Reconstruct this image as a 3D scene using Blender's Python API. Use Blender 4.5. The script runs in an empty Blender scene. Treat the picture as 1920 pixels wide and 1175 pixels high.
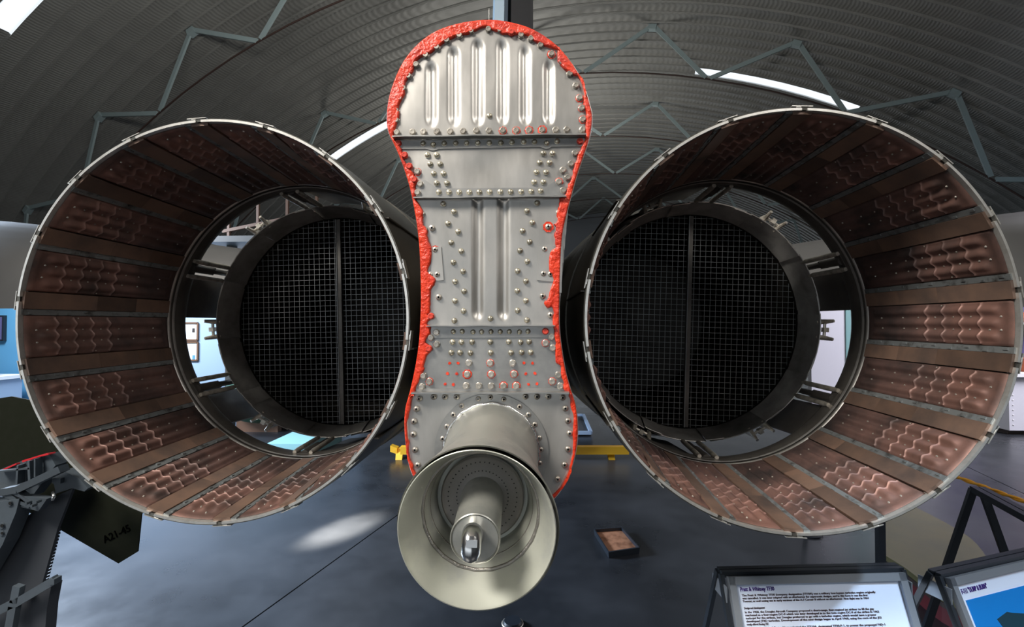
import bpy, bmesh, math, random
from mathutils import Vector, Matrix

random.seed(7)
S = bpy.context.scene
COL = S.collection
PI = math.pi
rad = math.radians

# ------------------------------------------------------------------ camera
F_PX, CX, CY, CAM_Z = 900.0, 960.0, 587.5, 1.8
YAW = math.atan(40 / F_PX)
PIT = math.atan(17.5 / F_PX)
FW = Vector((-math.sin(YAW) * math.cos(PIT), math.cos(YAW) * math.cos(PIT), math.sin(PIT)))
RT = FW.cross(Vector((0, 0, 1))).normalized()
UP = RT.cross(FW)
cd = bpy.data.cameras.new('camera')
cam = bpy.data.objects.new('camera', cd)
COL.objects.link(cam)
cd.sensor_width = 36
cd.lens = F_PX / 1920 * 36
cd.clip_start = 0.05
cam.matrix_world = Matrix.Translation((0, 0, CAM_Z)) @ Matrix((RT, UP, -FW)).transposed().to_4x4()
S.camera = cam

# ------------------------------------------------------------------ world, lights, exposure
w = bpy.data.worlds.new('sky')
S.world = w
w.use_nodes = True
bg = w.node_tree.nodes['Background']
bg.inputs[0].default_value = (0.86, 0.93, 1.0, 1)
bg.inputs[1].default_value = 1.3
S.view_settings.view_transform = 'Standard'
S.view_settings.look = 'None'
S.view_settings.exposure = 0.0
S.view_settings.gamma = 1.0
S.view_settings.use_curve_mapping = False


def area(name, loc, target, size, size_y, power, color, spread=180):
    l = bpy.data.lights.new(name, 'AREA')
    l.shape = 'RECTANGLE'
    l.size, l.size_y, l.energy, l.color = size, size_y, power, color
    l.spread = rad(spread)
    o = bpy.data.objects.new(name, l)
    COL.objects.link(o)
    o.location = loc
    o.rotation_euler = (Vector(target) - Vector(loc)).to_track_quat('-Z', 'Y').to_euler()
    return o


area('high_bay_light', (-3.6, -1.7, 6.6), (-0.1, 1.6, 1.3), 2.4, 1.6, 138, (1.0, 0.95, 0.88), 75)
area('right_fill_light', (3.6, -2.4, 6.0), (0.4, 1.6, 1.2), 2.0, 1.6, 30, (1.0, 0.95, 0.9), 75)  # added fill for the fairing plate, not a hangar fixture
area('left_bay_light', (-6.6, 4.2, 2.9), (-3.0, 3.3, 0.0), 1.6, 1.2, 950, (0.66, 0.80, 1.0), 130)
area('left_wall_light', (-8.0, 6.2, 4.6), (-7.0, 9.0, 1.4), 3, 1.0, 420, (0.75, 0.86, 1.0), 130)
area('right_bay_light', (9.5, 6.0, 5.0), (7.2, 7.6, 0.6), 3, 3, 520, (0.92, 0.9, 1.0), 150)
area('roof_fill_light', (-2.0, 3.0, 5.2), (-2.6, 5.0, 12.0), 5, 1.5, 640, (1.0, 0.97, 0.92))  # unseen fill added to brighten the near roof
area('far_roof_fill_light', (-0.9, 18.0, 5.6), (-0.4, 19.0, 12.0), 5, 1.5, 300, (1.0, 0.97, 0.92))  # second added fill, for the far roof, hidden behind the fairing
for nm, lo, tg, pw in (('notice_fill_spot', (2.4, -0.6, 5.2), (0.98, 1.50, .75), 900), ('poster_fill_spot', (3.4, -0.4, 5.2), (1.6, 1.55, .75), 500)):  # added spots that brighten the two boards, no real fixtures
    sl_ = bpy.data.lights.new(nm, 'SPOT')
    sl_.energy, sl_.spot_size, sl_.spot_blend, sl_.color, sl_.shadow_soft_size = pw, rad(11), 0.7, (0.62, 0.80, 1.0), 0.08
    so_ = bpy.data.objects.new(nm, sl_)
    COL.objects.link(so_)
    so_.location = lo
    so_.rotation_euler = (Vector(tg) - Vector(lo)).to_track_quat('-Z', 'Y').to_euler()
sp = bpy.data.lights.new('sun_patch_spot', 'SPOT')  # added spot standing in for a patch of sunlight on the floor
sp.energy, sp.spot_size, sp.spot_blend, sp.color, sp.shadow_soft_size = 70000, rad(3.7), 1.0, (1.0, 0.93, 0.8), 0.05
spo = bpy.data.objects.new('sun_patch_spot', sp)
COL.objects.link(spo)
spo.location = (-4.9, -1.6, 3.5)
spo.rotation_euler = (Vector((-1.66, 4.15, 0)) - spo.location).to_track_quat('-Z', 'Y').to_euler()


# ------------------------------------------------------------------ pixel -> point helpers
def ray(px, py):
    return FW + RT * ((px - CX) / F_PX) - UP * ((py - CY) / F_PX)


def P(px, py, Y):
    d = ray(px, py)
    p = d * (Y / d.y)
    p.z += CAM_Z
    return p


def PZ(px, py, z):
    d = ray(px, py)
    p = d * ((z - CAM_Z) / d.z)
    p.z += CAM_Z
    return p


# ------------------------------------------------------------------ materials
def mat(name, color, rough=0.5, metal=0.0, noise=None, bump=None, spec=0.5, vary=0.0, **kw):
    """noise=(scale, color2, lo, hi[, detail]); bump=(scale, strength, distance); coordinates are object space."""
    m = bpy.data.materials.new(name)
    m.use_nodes = True
    nt = m.node_tree
    N, L = nt.nodes, nt.links
    b = N['Principled BSDF']
    b.inputs['Base Color'].default_value = (*color, 1)
    b.inputs['Roughness'].default_value = rough
    b.inputs['Metallic'].default_value = metal
    b.inputs['Specular IOR Level'].default_value = spec
    tc = N.new('ShaderNodeTexCoord')
    src = tc.outputs['Object']
    if kw.get('world'):
        g = N.new('ShaderNodeNewGeometry')
        src = g.outputs['Position']
    if kw.get('stretch'):
        mp = N.new('ShaderNodeMapping')
        mp.inputs['Scale'].default_value = kw['stretch']
        L.new(src, mp.inputs[0])
        src = mp.outputs[0]
    out = None
    if vary or (noise and kw.get('shift')):
        oi = N.new('ShaderNodeObjectInfo')
    if noise:
        if kw.get('shift'):
            sh = N.new('ShaderNodeVectorMath')
            sh.operation = 'MULTIPLY_ADD'
            cb = N.new('ShaderNodeCombineXYZ')
            for k in range(3):
                L.new(oi.outputs['Random'], cb.inputs[k])
            L.new(cb.outputs[0], sh.inputs[0])
            sh.inputs[1].default_value = (37, 53, 71)
            L.new(src, sh.inputs[2])
            src = sh.outputs[0]
        n = N.new('ShaderNodeTexNoise')
        n.inputs['Scale'].default_value = noise[0]
        n.inputs['Detail'].default_value = noise[4] if len(noise) > 4 else 6
        n.inputs['Roughness'].default_value = 0.6
        L.new(src, n.inputs['Vector'])
        r = N.new('ShaderNodeValToRGB')
        r.color_ramp.elements[0].position = noise[2]
        r.color_ramp.elements[0].color = (*color, 1)
        r.color_ramp.elements[1].position = noise[3]
        r.color_ramp.elements[1].color = (*noise[1], 1)
        L.new(n.outputs['Fac'], r.inputs[0])
        out = r.outputs[0]
        if kw.get('rough2') is not None:
            mr = N.new('ShaderNodeMapRange')
            mr.inputs[1].default_value, mr.inputs[2].default_value = noise[2], noise[3]
            mr.inputs[3].default_value, mr.inputs[4].default_value = rough, kw['rough2']
            L.new(n.outputs['Fac'], mr.inputs[0])
            L.new(mr.outputs[0], b.inputs['Roughness'])
    if kw.get('heat'):
        tc2 = N.new('ShaderNodeTexCoord')
        sx = N.new('ShaderNodeSeparateXYZ')
        L.new(tc2.outputs['Object'], sx.inputs[0])
        n3 = N.new('ShaderNodeTexNoise')
        n3.inputs['Scale'].default_value = 16
        L.new(src, n3.inputs['Vector'])
        ad = N.new('ShaderNodeMath')
        ad.operation = 'MULTIPLY_ADD'
        L.new(n3.outputs['Fac'], ad.inputs[0])
        ad.inputs[1].default_value = 0.35
        L.new(sx.outputs['Y'], ad.inputs[2])
        r3 = N.new('ShaderNodeValToRGB')
        e = r3.color_ramp.elements
        e[0].position, e[0].color = 0.12, (0.75, 0.72, 0.72, 1)
        e[1].position, e[1].color = 0.75, (0.50, 0.55, 0.60, 1)
        q1 = r3.color_ramp.elements.new(0.22)
        q1.color = (1.15, 1.08, 1.05, 1)
        q2 = r3.color_ramp.elements.new(0.45)
        q2.color = (0.95, 0.95, 0.98, 1)
        L.new(ad.outputs[0], r3.inputs[0])
        mm_ = N.new('ShaderNodeMix')
        mm_.data_type = 'RGBA'
        mm_.blend_type = 'MULTIPLY'
        mm_.inputs[0].default_value = 1.0
        L.new(out, mm_.inputs[6])
        L.new(r3.outputs[0], mm_.inputs[7])
        out = mm_.outputs[2]
    if vary:
        hs = N.new('ShaderNodeHueSaturation')
        mr = N.new('ShaderNodeMapRange')
        mr.inputs[3].default_value, mr.inputs[4].default_value = 1 - vary, 1 + vary
        L.new(oi.outputs['Random'], mr.inputs[0])
        L.new(mr.outputs[0], hs.inputs['Value'])
        if out:
            L.new(out, hs.inputs['Color'])
        else:
            hs.inputs['Color'].default_value = (*color, 1)
        out = hs.outputs[0]
    if out:
        L.new(out, b.inputs['Base Color'])
    if bump:
        n2 = N.new('ShaderNodeTexNoise')
        n2.inputs['Scale'].default_value = bump[0]
        n2.inputs['Detail'].default_value = 5
        L.new(src, n2.inputs['Vector'])
        bp = N.new('ShaderNodeBump')
        bp.inputs['Strength'].default_value = bump[1]
        bp.inputs['Distance'].default_value = bump[2]
        L.new(n2.outputs['Fac'], bp.inputs['Height'])
        L.new(bp.outputs[0], b.inputs['Normal'])
    if kw.get('wave'):
        wv = N.new('ShaderNodeTexWave')
        wv.inputs['Scale'].default_value = kw['wave']
        wv.bands_direction = 'Z'
        L.new(src, wv.inputs['Vector'])
        bp = N.new('ShaderNodeBump')
        bp.inputs['Strength'].default_value = 0.35
        bp.inputs['Distance'].default_value = 0.02
        L.new(wv.outputs['Fac'], bp.inputs['Height'])
        L.new(bp.outputs[0], b.inputs['Normal'])
    return m


M = {}
M['plate'] = mat('brushed_plate', (0.42, 0.405, 0.375), 0.37, 0.8, noise=(9, (0.56, 0.54, 0.505), 0.35, 0.7), bump=(25, 0.06, 0.004), rough2=0.46, stretch=(1, 1, 0.35))
M['plate_dark'] = mat('dull_plate', (0.30, 0.30, 0.29), 0.42, 0.8, noise=(14, (0.42, 0.41, 0.39), 0.35, 0.7), bump=(30, 0.05, 0.003))
M['bolt'] = mat('steel_bolt', (0.50, 0.46, 0.40), 0.36, 0.8, vary=0.2)
M['rivet'] = mat('brass_tinted_rivet', (0.50, 0.46, 0.36), 0.33, 0.8, vary=0.25)
M['redbolt'] = mat('sealed_bolt_head', (0.62, 0.06, 0.035), 0.4)
M['seal'] = mat('red_sealant', (0.72, 0.045, 0.012), 0.36, 0.0, noise=(18, (0.40, 0.02, 0.015), 0.45, 0.75), bump=(55, 0.7, 0.012))
M['body'] = mat('fairing_side_metal', (0.20, 0.17, 0.14), 0.38, 0.8, noise=(5, (0.30, 0.27, 0.24), 0.35, 0.7), stretch=(3, .4, 1))
M['skin'] = mat('heat_stained_skin', (0.115, 0.11, 0.095), 0.36, 0.75, noise=(3, (0.20, 0.19, 0.165), 0.35, 0.75), bump=(8, 0.1, 0.01))
M['rim'] = mat('bright_rim_metal', (0.74, 0.73, 0.69), 0.33, 0.75, noise=(30, (0.5, 0.48, 0.43), 0.45, 0.75))
M['panel'] = mat('burnt_copper_liner', (0.20, 0.112, 0.090), 0.5, 0.4, noise=(6, (0.058, 0.043, 0.039), 0.40, 0.68), bump=(60, 0.05, 0.003), vary=0.22, shift=True, rough2=0.58, heat=True)
M['strip'] = mat('tan_seal_strip', (0.20, 0.125, 0.09), 0.46, 0.4, noise=(6, (0.085, 0.064, 0.056), 0.4, 0.7), vary=0.25, shift=True)
M['edge'] = mat('grey_edge_strip', (0.22, 0.235, 0.235), 0.45, 0.6, noise=(25, (0.06, 0.055, 0.05), 0.5, 0.7), vary=0.2, shift=True)
M['dark'] = mat('sooty_metal', (0.085, 0.078, 0.07), 0.42, 0.6, noise=(8, (0.14, 0.13, 0.115), 0.4, 0.7), bump=(20, 0.1, 0.004))
M['leaf'] = mat('sooty_nozzle_leaf', (0.34, 0.33, 0.31), 0.42, 0.5, noise=(9, (0.18, 0.172, 0.16), 0.4, 0.7), vary=0.4, shift=True)
M['pipe_in'] = mat('tailpipe_lining', (0.022, 0.020, 0.018), 0.5, 0.6, noise=(7, (0.045, 0.042, 0.036), 0.4, 0.7))
M['rod'] = mat('link_rod_metal', (0.55, 0.51, 0.44), 0.38, 0.6, noise=(30, (0.22, 0.2, 0.16), 0.4, 0.7))
M['wire'] = mat('screen_wire', (0.20, 0.21, 0.21), 0.4, 0.7)
M['black'] = mat('matt_black', (0.006, 0.006, 0.006), 0.8)
M['pipe'] = mat('fuel_pipe_metal', (0.52, 0.52, 0.47), 0.33, 0.72, noise=(9, (0.36, 0.37, 0.35), 0.45, 0.7), bump=(12, 0.05, 0.004), rough2=0.42)
M['cup'] = mat('olive_tinted_cup', (0.53, 0.54, 0.47), 0.36, 0.5, noise=(7, (0.40, 0.41, 0.39), 0.5, 0.68), rough2=0.45)
M['shiny'] = mat('polished_elbow', (0.68, 0.68, 0.67), 0.24, 1.0)
M['disc'] = mat('perforated_disc', (0.30, 0.28, 0.26), 0.45, 0.7)
M['weld'] = mat('weld_bead', (0.33, 0.31, 0.28), 0.35, 0.8, bump=(220, 0.6, 0.004))
M['weldb'] = mat('bright_weld', (0.75, 0.74, 0.72), 0.2, 0.95, bump=(120, 0.5, 0.004))
M['greyair'] = mat('aircraft_grey', (0.105, 0.103, 0.10), 0.5, 0.1, noise=(1.5, (0.085, 0.084, 0.082), 0.4, 0.7))
M['rudder'] = mat('blue_grey_rudder', (0.14, 0.20, 0.25), 0.5)
M['findark'] = mat('dark_fin_side', (0.05, 0.047, 0.042), 0.6)
M['roof'] = mat('roof_sheet', (0.27, 0.27, 0.25), 0.5, 0.1, noise=(0.9, (0.22, 0.22, 0.205), 0.35, 0.7), wave=9.0, vary=0.06)
M['truss'] = mat('teal_truss_paint', (0.32, 0.40, 0.405), 0.5)
M['rodbrown'] = mat('rust_brown_chord', (0.05, 0.028, 0.022), 0.6)
M['floor'] = mat('polished_concrete', (0.012, 0.0135, 0.016), 0.25, 0.0, noise=(0.9, (0.040, 0.043, 0.049), 0.36, 0.74, 12), world=True, rough2=0.42, spec=0.6)
M['joint'] = mat('floor_joint', (0.012, 0.011, 0.01), 0.8)
M['wallblue'] = mat('pale_blue_partition', (0.34, 0.45, 0.60), 0.6)
M['walldeep'] = mat('blue_partition', (0.10, 0.30, 0.48), 0.6)
M['wallw'] = mat('lavender_partition', (0.62, 0.62, 0.68), 0.6)
M['purple'] = mat('purple_panel', (0.10, 0.09, 0.20), 0.6)
M['cream'] = mat('cream_rail', (0.62, 0.5, 0.38), 0.6)
M['white'] = mat('white_paint', (0.75, 0.75, 0.76), 0.5)
M['wood'] = mat('brown_wood', (0.16, 0.08, 0.045), 0.5)
M['endwall'] = mat('end_wall_sheet', (0.24, 0.26, 0.28), 0.6)
M['green'] = mat('dark_green_paint', (0.015, 0.017, 0.010), 0.7, spec=0.1, noise=(30, (0.018, 0.020, 0.013), 0.4, 0.7))
M['greentank'] = mat('green_tank_paint', (0.045, 0.12, 0.075), 0.4)
M['teal'] = mat('pale_teal', (0.20, 0.38, 0.38), 0.5)
M['gear'] = mat('machinery_grey', (0.085, 0.105, 0.125), 0.5, 0.1, noise=(12, (0.07, 0.085, 0.10), 0.4, 0.7), vary=0.15)
M['gearmid'] = mat('panel_slate_grey', (0.05, 0.055, 0.065), 0.55)
M['redtape'] = mat('red_edge_seal', (0.65, 0.02, 0.03), 0.4)
M['yellow'] = mat('yellow_paint', (0.75, 0.40, 0.02), 0.45)
M['rust'] = mat('rusty_tray_floor', (0.32, 0.15, 0.08), 0.6, 0.0, noise=(12, (0.12, 0.045, 0.02), 0.45, 0.7))
M['blackmetal'] = mat('black_frame_paint', (0.014, 0.018, 0.024), 0.38)
M['greyframe'] = mat('grey_snap_frame', (0.26, 0.29, 0.33), 0.4, 0.4)
M['paper'] = mat('laminated_sheet', (0.70, 0.80, 0.98), 0.16, 0.0, spec=0.7, bump=(140, 0.05, 0.002), stretch=(0.02, 1, 1))
M['ink'] = mat('purple_ink', (0.05, 0.02, 0.20), 0.5)
M['ink2'] = mat('brown_ink', (0.06, 0.04, 0.05), 0.5)
M['photosky'] = mat('photo_sky', (0.01, 0.20, 0.62), 0.25)
M['photojet'] = mat('photo_jet', (0.012, 0.045, 0.07), 0.4)
M['olive'] = mat('olive_yellow_paint', (0.13, 0.115, 0.05), 0.45, noise=(3, (0.10, 0.095, 0.048), 0.4, 0.7))
M['dkbrown'] = mat('dark_edge', (0.035, 0.024, 0.02), 0.6)
M['redskirt'] = mat('red_skirt', (0.09, 0.008, 0.012), 0.6)
M['rope'] = mat('yellow_rope', (0.70, 0.32, 0.02), 0.6)
M['stencil'] = mat('black_stencil', (0.002, 0.002, 0.002), 0.9, spec=0.0)
M['orange'] = mat('orange_plastic', (0.45, 0.10, 0.03), 0.5)

# skylight: thin translucent sheet, daylight passes
m = bpy.data.materials.new('skylight_sheet')
m.use_nodes = True
nt = m.node_tree
nt.nodes.remove(nt.nodes['Principled BSDF'])
a1 = nt.nodes.new('ShaderNodeBsdfTransparent')
a2 = nt.nodes.new('ShaderNodeBsdfTranslucent')
mx = nt.nodes.new('ShaderNodeMixShader')
mx.inputs[0].default_value = 0.35
nt.links.new(a1.outputs[0], mx.inputs[1])
nt.links.new(a2.outputs[0], mx.inputs[2])
nt.links.new(mx.outputs[0], nt.nodes['Material Output'].inputs[0])
M['skylight'] = m

# ------------------------------------------------------------------ object helpers
WM = {}


def reg(o, parent=None, loc=(0, 0, 0), rot=None):
    COL.objects.link(o)
    o.location = loc
    mw = Matrix.Translation(loc)
    if rot is not None:
        o.rotation_euler = rot
        mw = mw @ o.rotation_euler.to_matrix().to_4x4()
    WM[o.name] = mw
    if parent is not None:
        o.parent = parent
        o.matrix_parent_inverse = WM[parent.name].inverted()
    return o


def tag(o, label, cat, group=None, kind=None):
    if label:
        o['label'] = label
    if cat:
        o['category'] = cat
    if group:
        o['group'] = group
    if kind:
        o['kind'] = kind
    return o


def thing(name, loc, label=None, cat=None, group=None, kind=None, rot=None):
    o = bpy.data.objects.new(name, None)
    o.empty_display_size = 0.2
    reg(o, None, loc, rot)
    return tag(o, label, cat, group, kind)


def shade(me, smooth):
    if smooth:
        me.polygons.foreach_set('use_smooth', [True] * len(me.polygons))
        if smooth is not True:
            me.set_sharp_from_angle(angle=rad(smooth))


class MB:
    """collects simple shapes; build() makes ONE mesh object centred on its own box"""

    def __init__(self):
        self.v, self.f, self.mi = [], [], []
        self.m = 0

    def add(self, vs, fs):
        o = len(self.v)
        self.v += [Vector(p) for p in vs]
        for f in fs:
            self.f.append([i + o for i in f])
            self.mi.append(self.m)
        return self

    def box(self, c, s, R=None):
        vs = []
        for x in (-.5, .5):
            for y in (-.5, .5):
                for z in (-.5, .5):
                    p = Vector((x * s[0], y * s[1], z * s[2]))
                    if R is not None:
                        p = R @ p
                    vs.append(Vector(c) + p)
        return self.add(vs, [(0, 1, 3, 2), (4, 6, 7, 5), (0, 4, 5, 1), (2, 3, 7, 6), (0, 2, 6, 4), (1, 5, 7, 3)])

    def bar(self, a, b, wx, wy, up=(0, 0, 1)):
        a, b = Vector(a), Vector(b)
        d = (b - a)
        L = d.length
        d.normalize()
        u = Vector(up)
        if abs(d.dot(u)) > 0.98:
            u = Vector((0, 1, 0))
        x = d.cross(u).normalized()
        y = x.cross(d)
        R = Matrix((x, y, d)).transposed()
        return self.box((a + b) / 2, (wx, wy, L), R)

    def tube(self, pts, r, n=10, cap=True):
        pts = [Vector(p) for p in pts]
        rs = r if isinstance(r, (list, tuple)) else [r] * len(pts)
        t0 = (pts[1] - pts[0]).normalized()
        u = Vector((0, 0, 1)) if abs(t0.z) < 0.9 else Vector((1, 0, 0))
        vs = []
        for i, p in enumerate(pts):
            t = (pts[min(i + 1, len(pts) - 1)] - pts[max(i - 1, 0)]).normalized()
            x = t.cross(u).normalized()
            u = x.cross(t).normalized()
            for k in range(n):
                a = 2 * PI * k / n
                vs.append(p + (x * math.cos(a) + u * math.sin(a)) * rs[i])
        fs = [(i * n + k, i * n + (k + 1) % n, (i + 1) * n + (k + 1) % n, (i + 1) * n + k) for i in range(len(pts) - 1) for k in range(n)]
        if cap:
            fs += [list(range(n))[::-1], [(len(pts) - 1) * n + k for k in range(n)]]
        return self.add(vs, fs)

    def lathe(self, prof, n=64, a0=0, a1=2 * PI, c=(0, 0, 0), flip=False, cen=None):
        """prof: (r, y); axis +Y through c; cen(i) gives a shift of the axis per profile point"""
        full = abs(a1 - a0 - 2 * PI) < 1e-6
        k = n if full else n + 1
        vs = []
        for i, (r, y) in enumerate(prof):
            dx, dz = cen[i] if cen else (0, 0)
            for j in range(k):
                a = a0 + (a1 - a0) * j / n
                vs.append((c[0] + dx + r * math.cos(a), c[1] + y, c[2] + dz + r * math.sin(a)))
        fs = []
        for i in range(len(prof) - 1):
            for j in range(n):
                q = (i * k + j, i * k + (j + 1) % k, (i + 1) * k + (j + 1) % k, (i + 1) * k + j)
                fs.append(q[::-1] if flip else q)
        return self.add(vs, fs)

    def prism(self, poly, n, t):
        """poly: 3-D points; extruded by vector n*t"""
        k = len(poly)
        n = Vector(n) * t
        vs = [Vector(p) for p in poly] + [Vector(p) + n for p in poly]
        fs = [list(range(k)), list(range(k, 2 * k))[::-1]] + [(i, (i + 1) % k, k + (i + 1) % k, k + i) for i in range(k)]
        return self.add(vs, fs)

    def mesh(self, name, mats, smooth=False, origin=(0, 0, 0), fix=True):
        me = bpy.data.meshes.new(name)
        o = Vector(origin)
        me.from_pydata([v - o for v in self.v], [], self.f)
        for mm in (mats if isinstance(mats, (list, tuple)) else [mats]):
            me.materials.append(mm)
        me.polygons.foreach_set('material_index', self.mi)
        if fix:
            b = bmesh.new()
            b.from_mesh(me)
            bmesh.ops.recalc_face_normals(b, faces=b.faces)
            b.to_mesh(me)
            b.free()
        shade(me, smooth)
        return me

    def build(self, name, mats, parent=None, smooth=False, fix=True, origin=None):
        if origin is None:
            lo = [min(v[i] for v in self.v) for i in range(3)]
            hi = [max(v[i] for v in self.v) for i in range(3)]
            origin = tuple((lo[i] + hi[i]) / 2 for i in range(3))
        return reg(bpy.data.objects.new(name, self.mesh(name, mats, smooth, origin, fix)), parent, origin)


def inst(name, me, parent, loc, rot=None):
    return reg(bpy.data.objects.new(name, me), parent, loc, rot)


def struct(o):
    o['kind'] = 'structure'
    return o


def catmull(pts, n=4, closed=True):
    out = []
    k = len(pts)
    for i in range(k if closed else k - 1):
        p0, p1, p2, p3 = (pts[(i - 1) % k], pts[i], pts[(i + 1) % k], pts[(i + 2) % k])
        for j in range(n):
            t = j / n
            out.append(tuple(0.5 * ((2 * p1[c]) + (p2[c] - p0[c]) * t + (2 * p0[c] - 5 * p1[c] + 4 * p2[c] - p3[c]) * t * t + (3 * p1[c] - p0[c] - 3 * p2[c] + p3[c]) * t ** 3) for c in (0, 1)))
    return out


def filled(name, loops, extrude, bevel, matl, parent, origin, rot, res=2, smooth=40):
    """flat shape with holes from 2-D loops (curve fill), turned into a mesh"""
    cu = bpy.data.curves.new(name, 'CURVE')
    cu.dimensions = '2D'
    cu.fill_mode = 'BOTH'
    cu.extrude = extrude
    cu.bevel_depth = bevel
    cu.bevel_resolution = res
    cu.offset = -bevel
    for lp in loops:
        s = cu.splines.new('POLY')
        s.points.add(len(lp) - 1)
        for i, p in enumerate(lp):
            s.points[i].co = (p[0], p[1], 0, 1)
        s.use_cyclic_u = True
    t = bpy.data.objects.new(name + '_tmp', cu)
    COL.objects.link(t)
    dg = bpy.context.evaluated_depsgraph_get()
    me = bpy.data.meshes.new_from_object(t.evaluated_get(dg))
    bpy.data.objects.remove(t)
    bpy.data.curves.remove(cu)
    me.name = name
    me.materials.clear()
    me.materials.append(matl)
    shade(me, smooth)
    return inst(name, me, parent, origin, rot)


def text(name, body, size, matl, parent, mw, extrude=0.0006, width=1.0, align='LEFT', bold=0.0):
    cu = bpy.data.curves.new(name, 'FONT')
    cu.body = body
    cu.size = size
    cu.extrude = extrude
    cu.offset = bold
    cu.align_x = align
    cu.resolution_u = 2
    t = bpy.data.objects.new(name + '_tmp', cu)
    COL.objects.link(t)
    dg = bpy.context.evaluated_depsgraph_get()
    me = bpy.data.meshes.new_from_object(t.evaluated_get(dg))
    bpy.data.objects.remove(t)
    bpy.data.curves.remove(cu)
    me.name = name
    me.materials.clear()
    me.materials.append(matl)
    me.transform(Matrix.Diagonal((width, 1, 1, 1)))
    o = bpy.data.objects.new(name, me)
    return reg(o, parent, mw.to_translation(), mw.to_euler())


# ================================================================== HANGAR
PSI, UC, ZC = 0.2617, -4.135, -10.576 + CAM_Z
R_LOW, R_UP, R_ROOF = 18.035, 19.317, 19.42
HA = Vector((math.sin(PSI), math.cos(PSI), 0))       # hangar axis
HU = Vector((math.cos(PSI), -math.sin(PSI), 0))


def H(u, v, z):
    return HU * u + HA * v + Vector((0, 0, z))


def arch(ang, R, v):
    a = rad(ang)
    return H(UC + R * math.sin(a), v, ZC + R * math.cos(a))


# floor: base with joints showing between slabs
floor = MB()
floor.add([H(-24, -22, -0.06), H(18, -22, -0.06), H(18, 40, -0.06), H(-24, 40, -0.06), H(-24, -22, -0.012), H(18, -22, -0.012), H(18, 40, -0.012), H(-24, 40, -0.012)],
          [(0, 3, 2, 1), (4, 5, 6, 7), (0, 1, 5, 4), (1, 2, 6, 5), (2, 3, 7, 6), (3, 0, 4, 7)])
floor = struct(floor.build('floor', M['joint']))
jp = PZ(600, 1070, 0)
ju = jp.dot(HU)
us = [-24, ju - 12, ju - 6, ju, ju + 6, ju + 12, 18]
vs_ = [-22, -12, -4.6, 9.4, 19, 29, 40]
g = 0.006
for i in range(len(us) - 1):
    for j in range(len(vs_) - 1):
        b = MB()
        u0, u1, v0, v1 = us[i] + g, us[i + 1] - g, vs_[j] + g, vs_[j + 1] - g
        b.add([H(u0, v0, -.012), H(u1, v0, -.012), H(u1, v1, -.012), H(u0, v1, -.012), H(u0, v0, 0), H(u1, v0, 0), H(u1, v1, 0), H(u0, v1, 0)],
              [(4, 5, 6, 7), (0, 1, 5, 4), (1, 2, 6, 5), (2, 3, 7, 6), (3, 0, 4, 7)])
        b.build('floor_slab', M['floor'], floor)

# ceiling: eaves beams carry the arched sheets
ce = MB()
for sgn in (-1, 1):
    a = 62.6 * sgn
    ce.bar(arch(a, R_ROOF + .08, -12), arch(a, R_ROOF + .08, 39), 0.3, 0.3)
ceiling = struct(ce.build('ceiling', M['truss']))
PITCH = 0.454
PROF = [(0.0, -0.045), (0.012, -0.045), (0.028, 0.0), (PITCH * .5, 0.012), (PITCH - 0.028, 0.0), (PITCH - 0.012, -0.045), (PITCH, -0.045)]


def sheet(name, v0, a0, a1, matl, n):
    b = MB()
    k = len(PROF)
    for i in range(n + 1):
        a = a0 + (a1 - a0) * i / n
        for (dv, dr) in PROF:
            b.v.append(arch(a, R_ROOF + dr, v0 + dv))
    for i in range(n):
        for j in range(k - 1):
            b.f.append([i * k + j, i * k + j + 1, (i + 1) * k + j + 1, (i + 1) * k + j])
            b.mi.append(0)
    return b.build(name, matl, ceiling, smooth=20, fix=False)


nrow = 0
v = 16.15 - 62 * PITCH
while v < 38.6:
    lit = any(abs(v - (16.15 + q)) < 0.2 for q in (-10, 0, 10, 20, -20))
    if lit:
        spans = [(-63, -29.3, 0), (-29.3, -11.5, 1), (-11.5, 15.4, 0), (15.4, 29.7, 1), (29.7, 63, 0)]
        if abs(v - 16.15) < 0.2:
            spans = [(-63, -28.2, 0), (-28.2, -11.5, 1), (-11.5, 15.4, 0), (15.4, 29.7, 1), (29.7, 63, 0)]
    else:
        spans = [(-63, 63, 0)]
    for s0, s1, kd in spans:
        sheet('skylight' if kd else 'roof_panel', v, s0, s1, M['skylight' if kd else 'roof'], max(6, int((s1 - s0) / 2.2)))
    v += PITCH

# arch trusses: bottom chord rod with zig-zag braces
for t in range(7):
    vt = 14 + 4.9935 * (t - 1)
    nl = [0.43 + 5.575 + 11.15 * k for k in range(-6, 6)]
    nu = [0.43 + 11.15 * k for k in range(-5, 6)]
    c = MB()
    pts = []
    for k in range(len(nl) - 1):
        for q in range(4):
            pts.append(arch(nl[k] + (nl[k + 1] - nl[k]) * q / 4, R_LOW, vt))
    pts.append(arch(nl[-1], R_LOW, vt))
    c.tube(pts, 0.022, 6)
    chord = c.build('roof_truss', M['rodbrown'], ceiling, smooth=True)
    for k in range(len(nu)):
        for dl in (-1, 1):
            b = MB()
            A, B = arch(nu[k] + dl * 0.25, R_UP, vt), arch(nu[k] + dl * 5.4, R_LOW + .03, vt)
            b.bar(A, B, 0.11, 0.05, up=HA)
            b.build('web_brace', M['truss'], chord)
        b = MB()
        b.box(arch(nu[k], R_UP + 0.0, vt), (0.22, 0.16, 0.14), Matrix.Rotation(-PSI, 3, 'Z') @ Matrix.Rotation(rad(nu[k]), 3, 'Y'))
        b.build('node_plate', M['truss'], chord)

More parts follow.
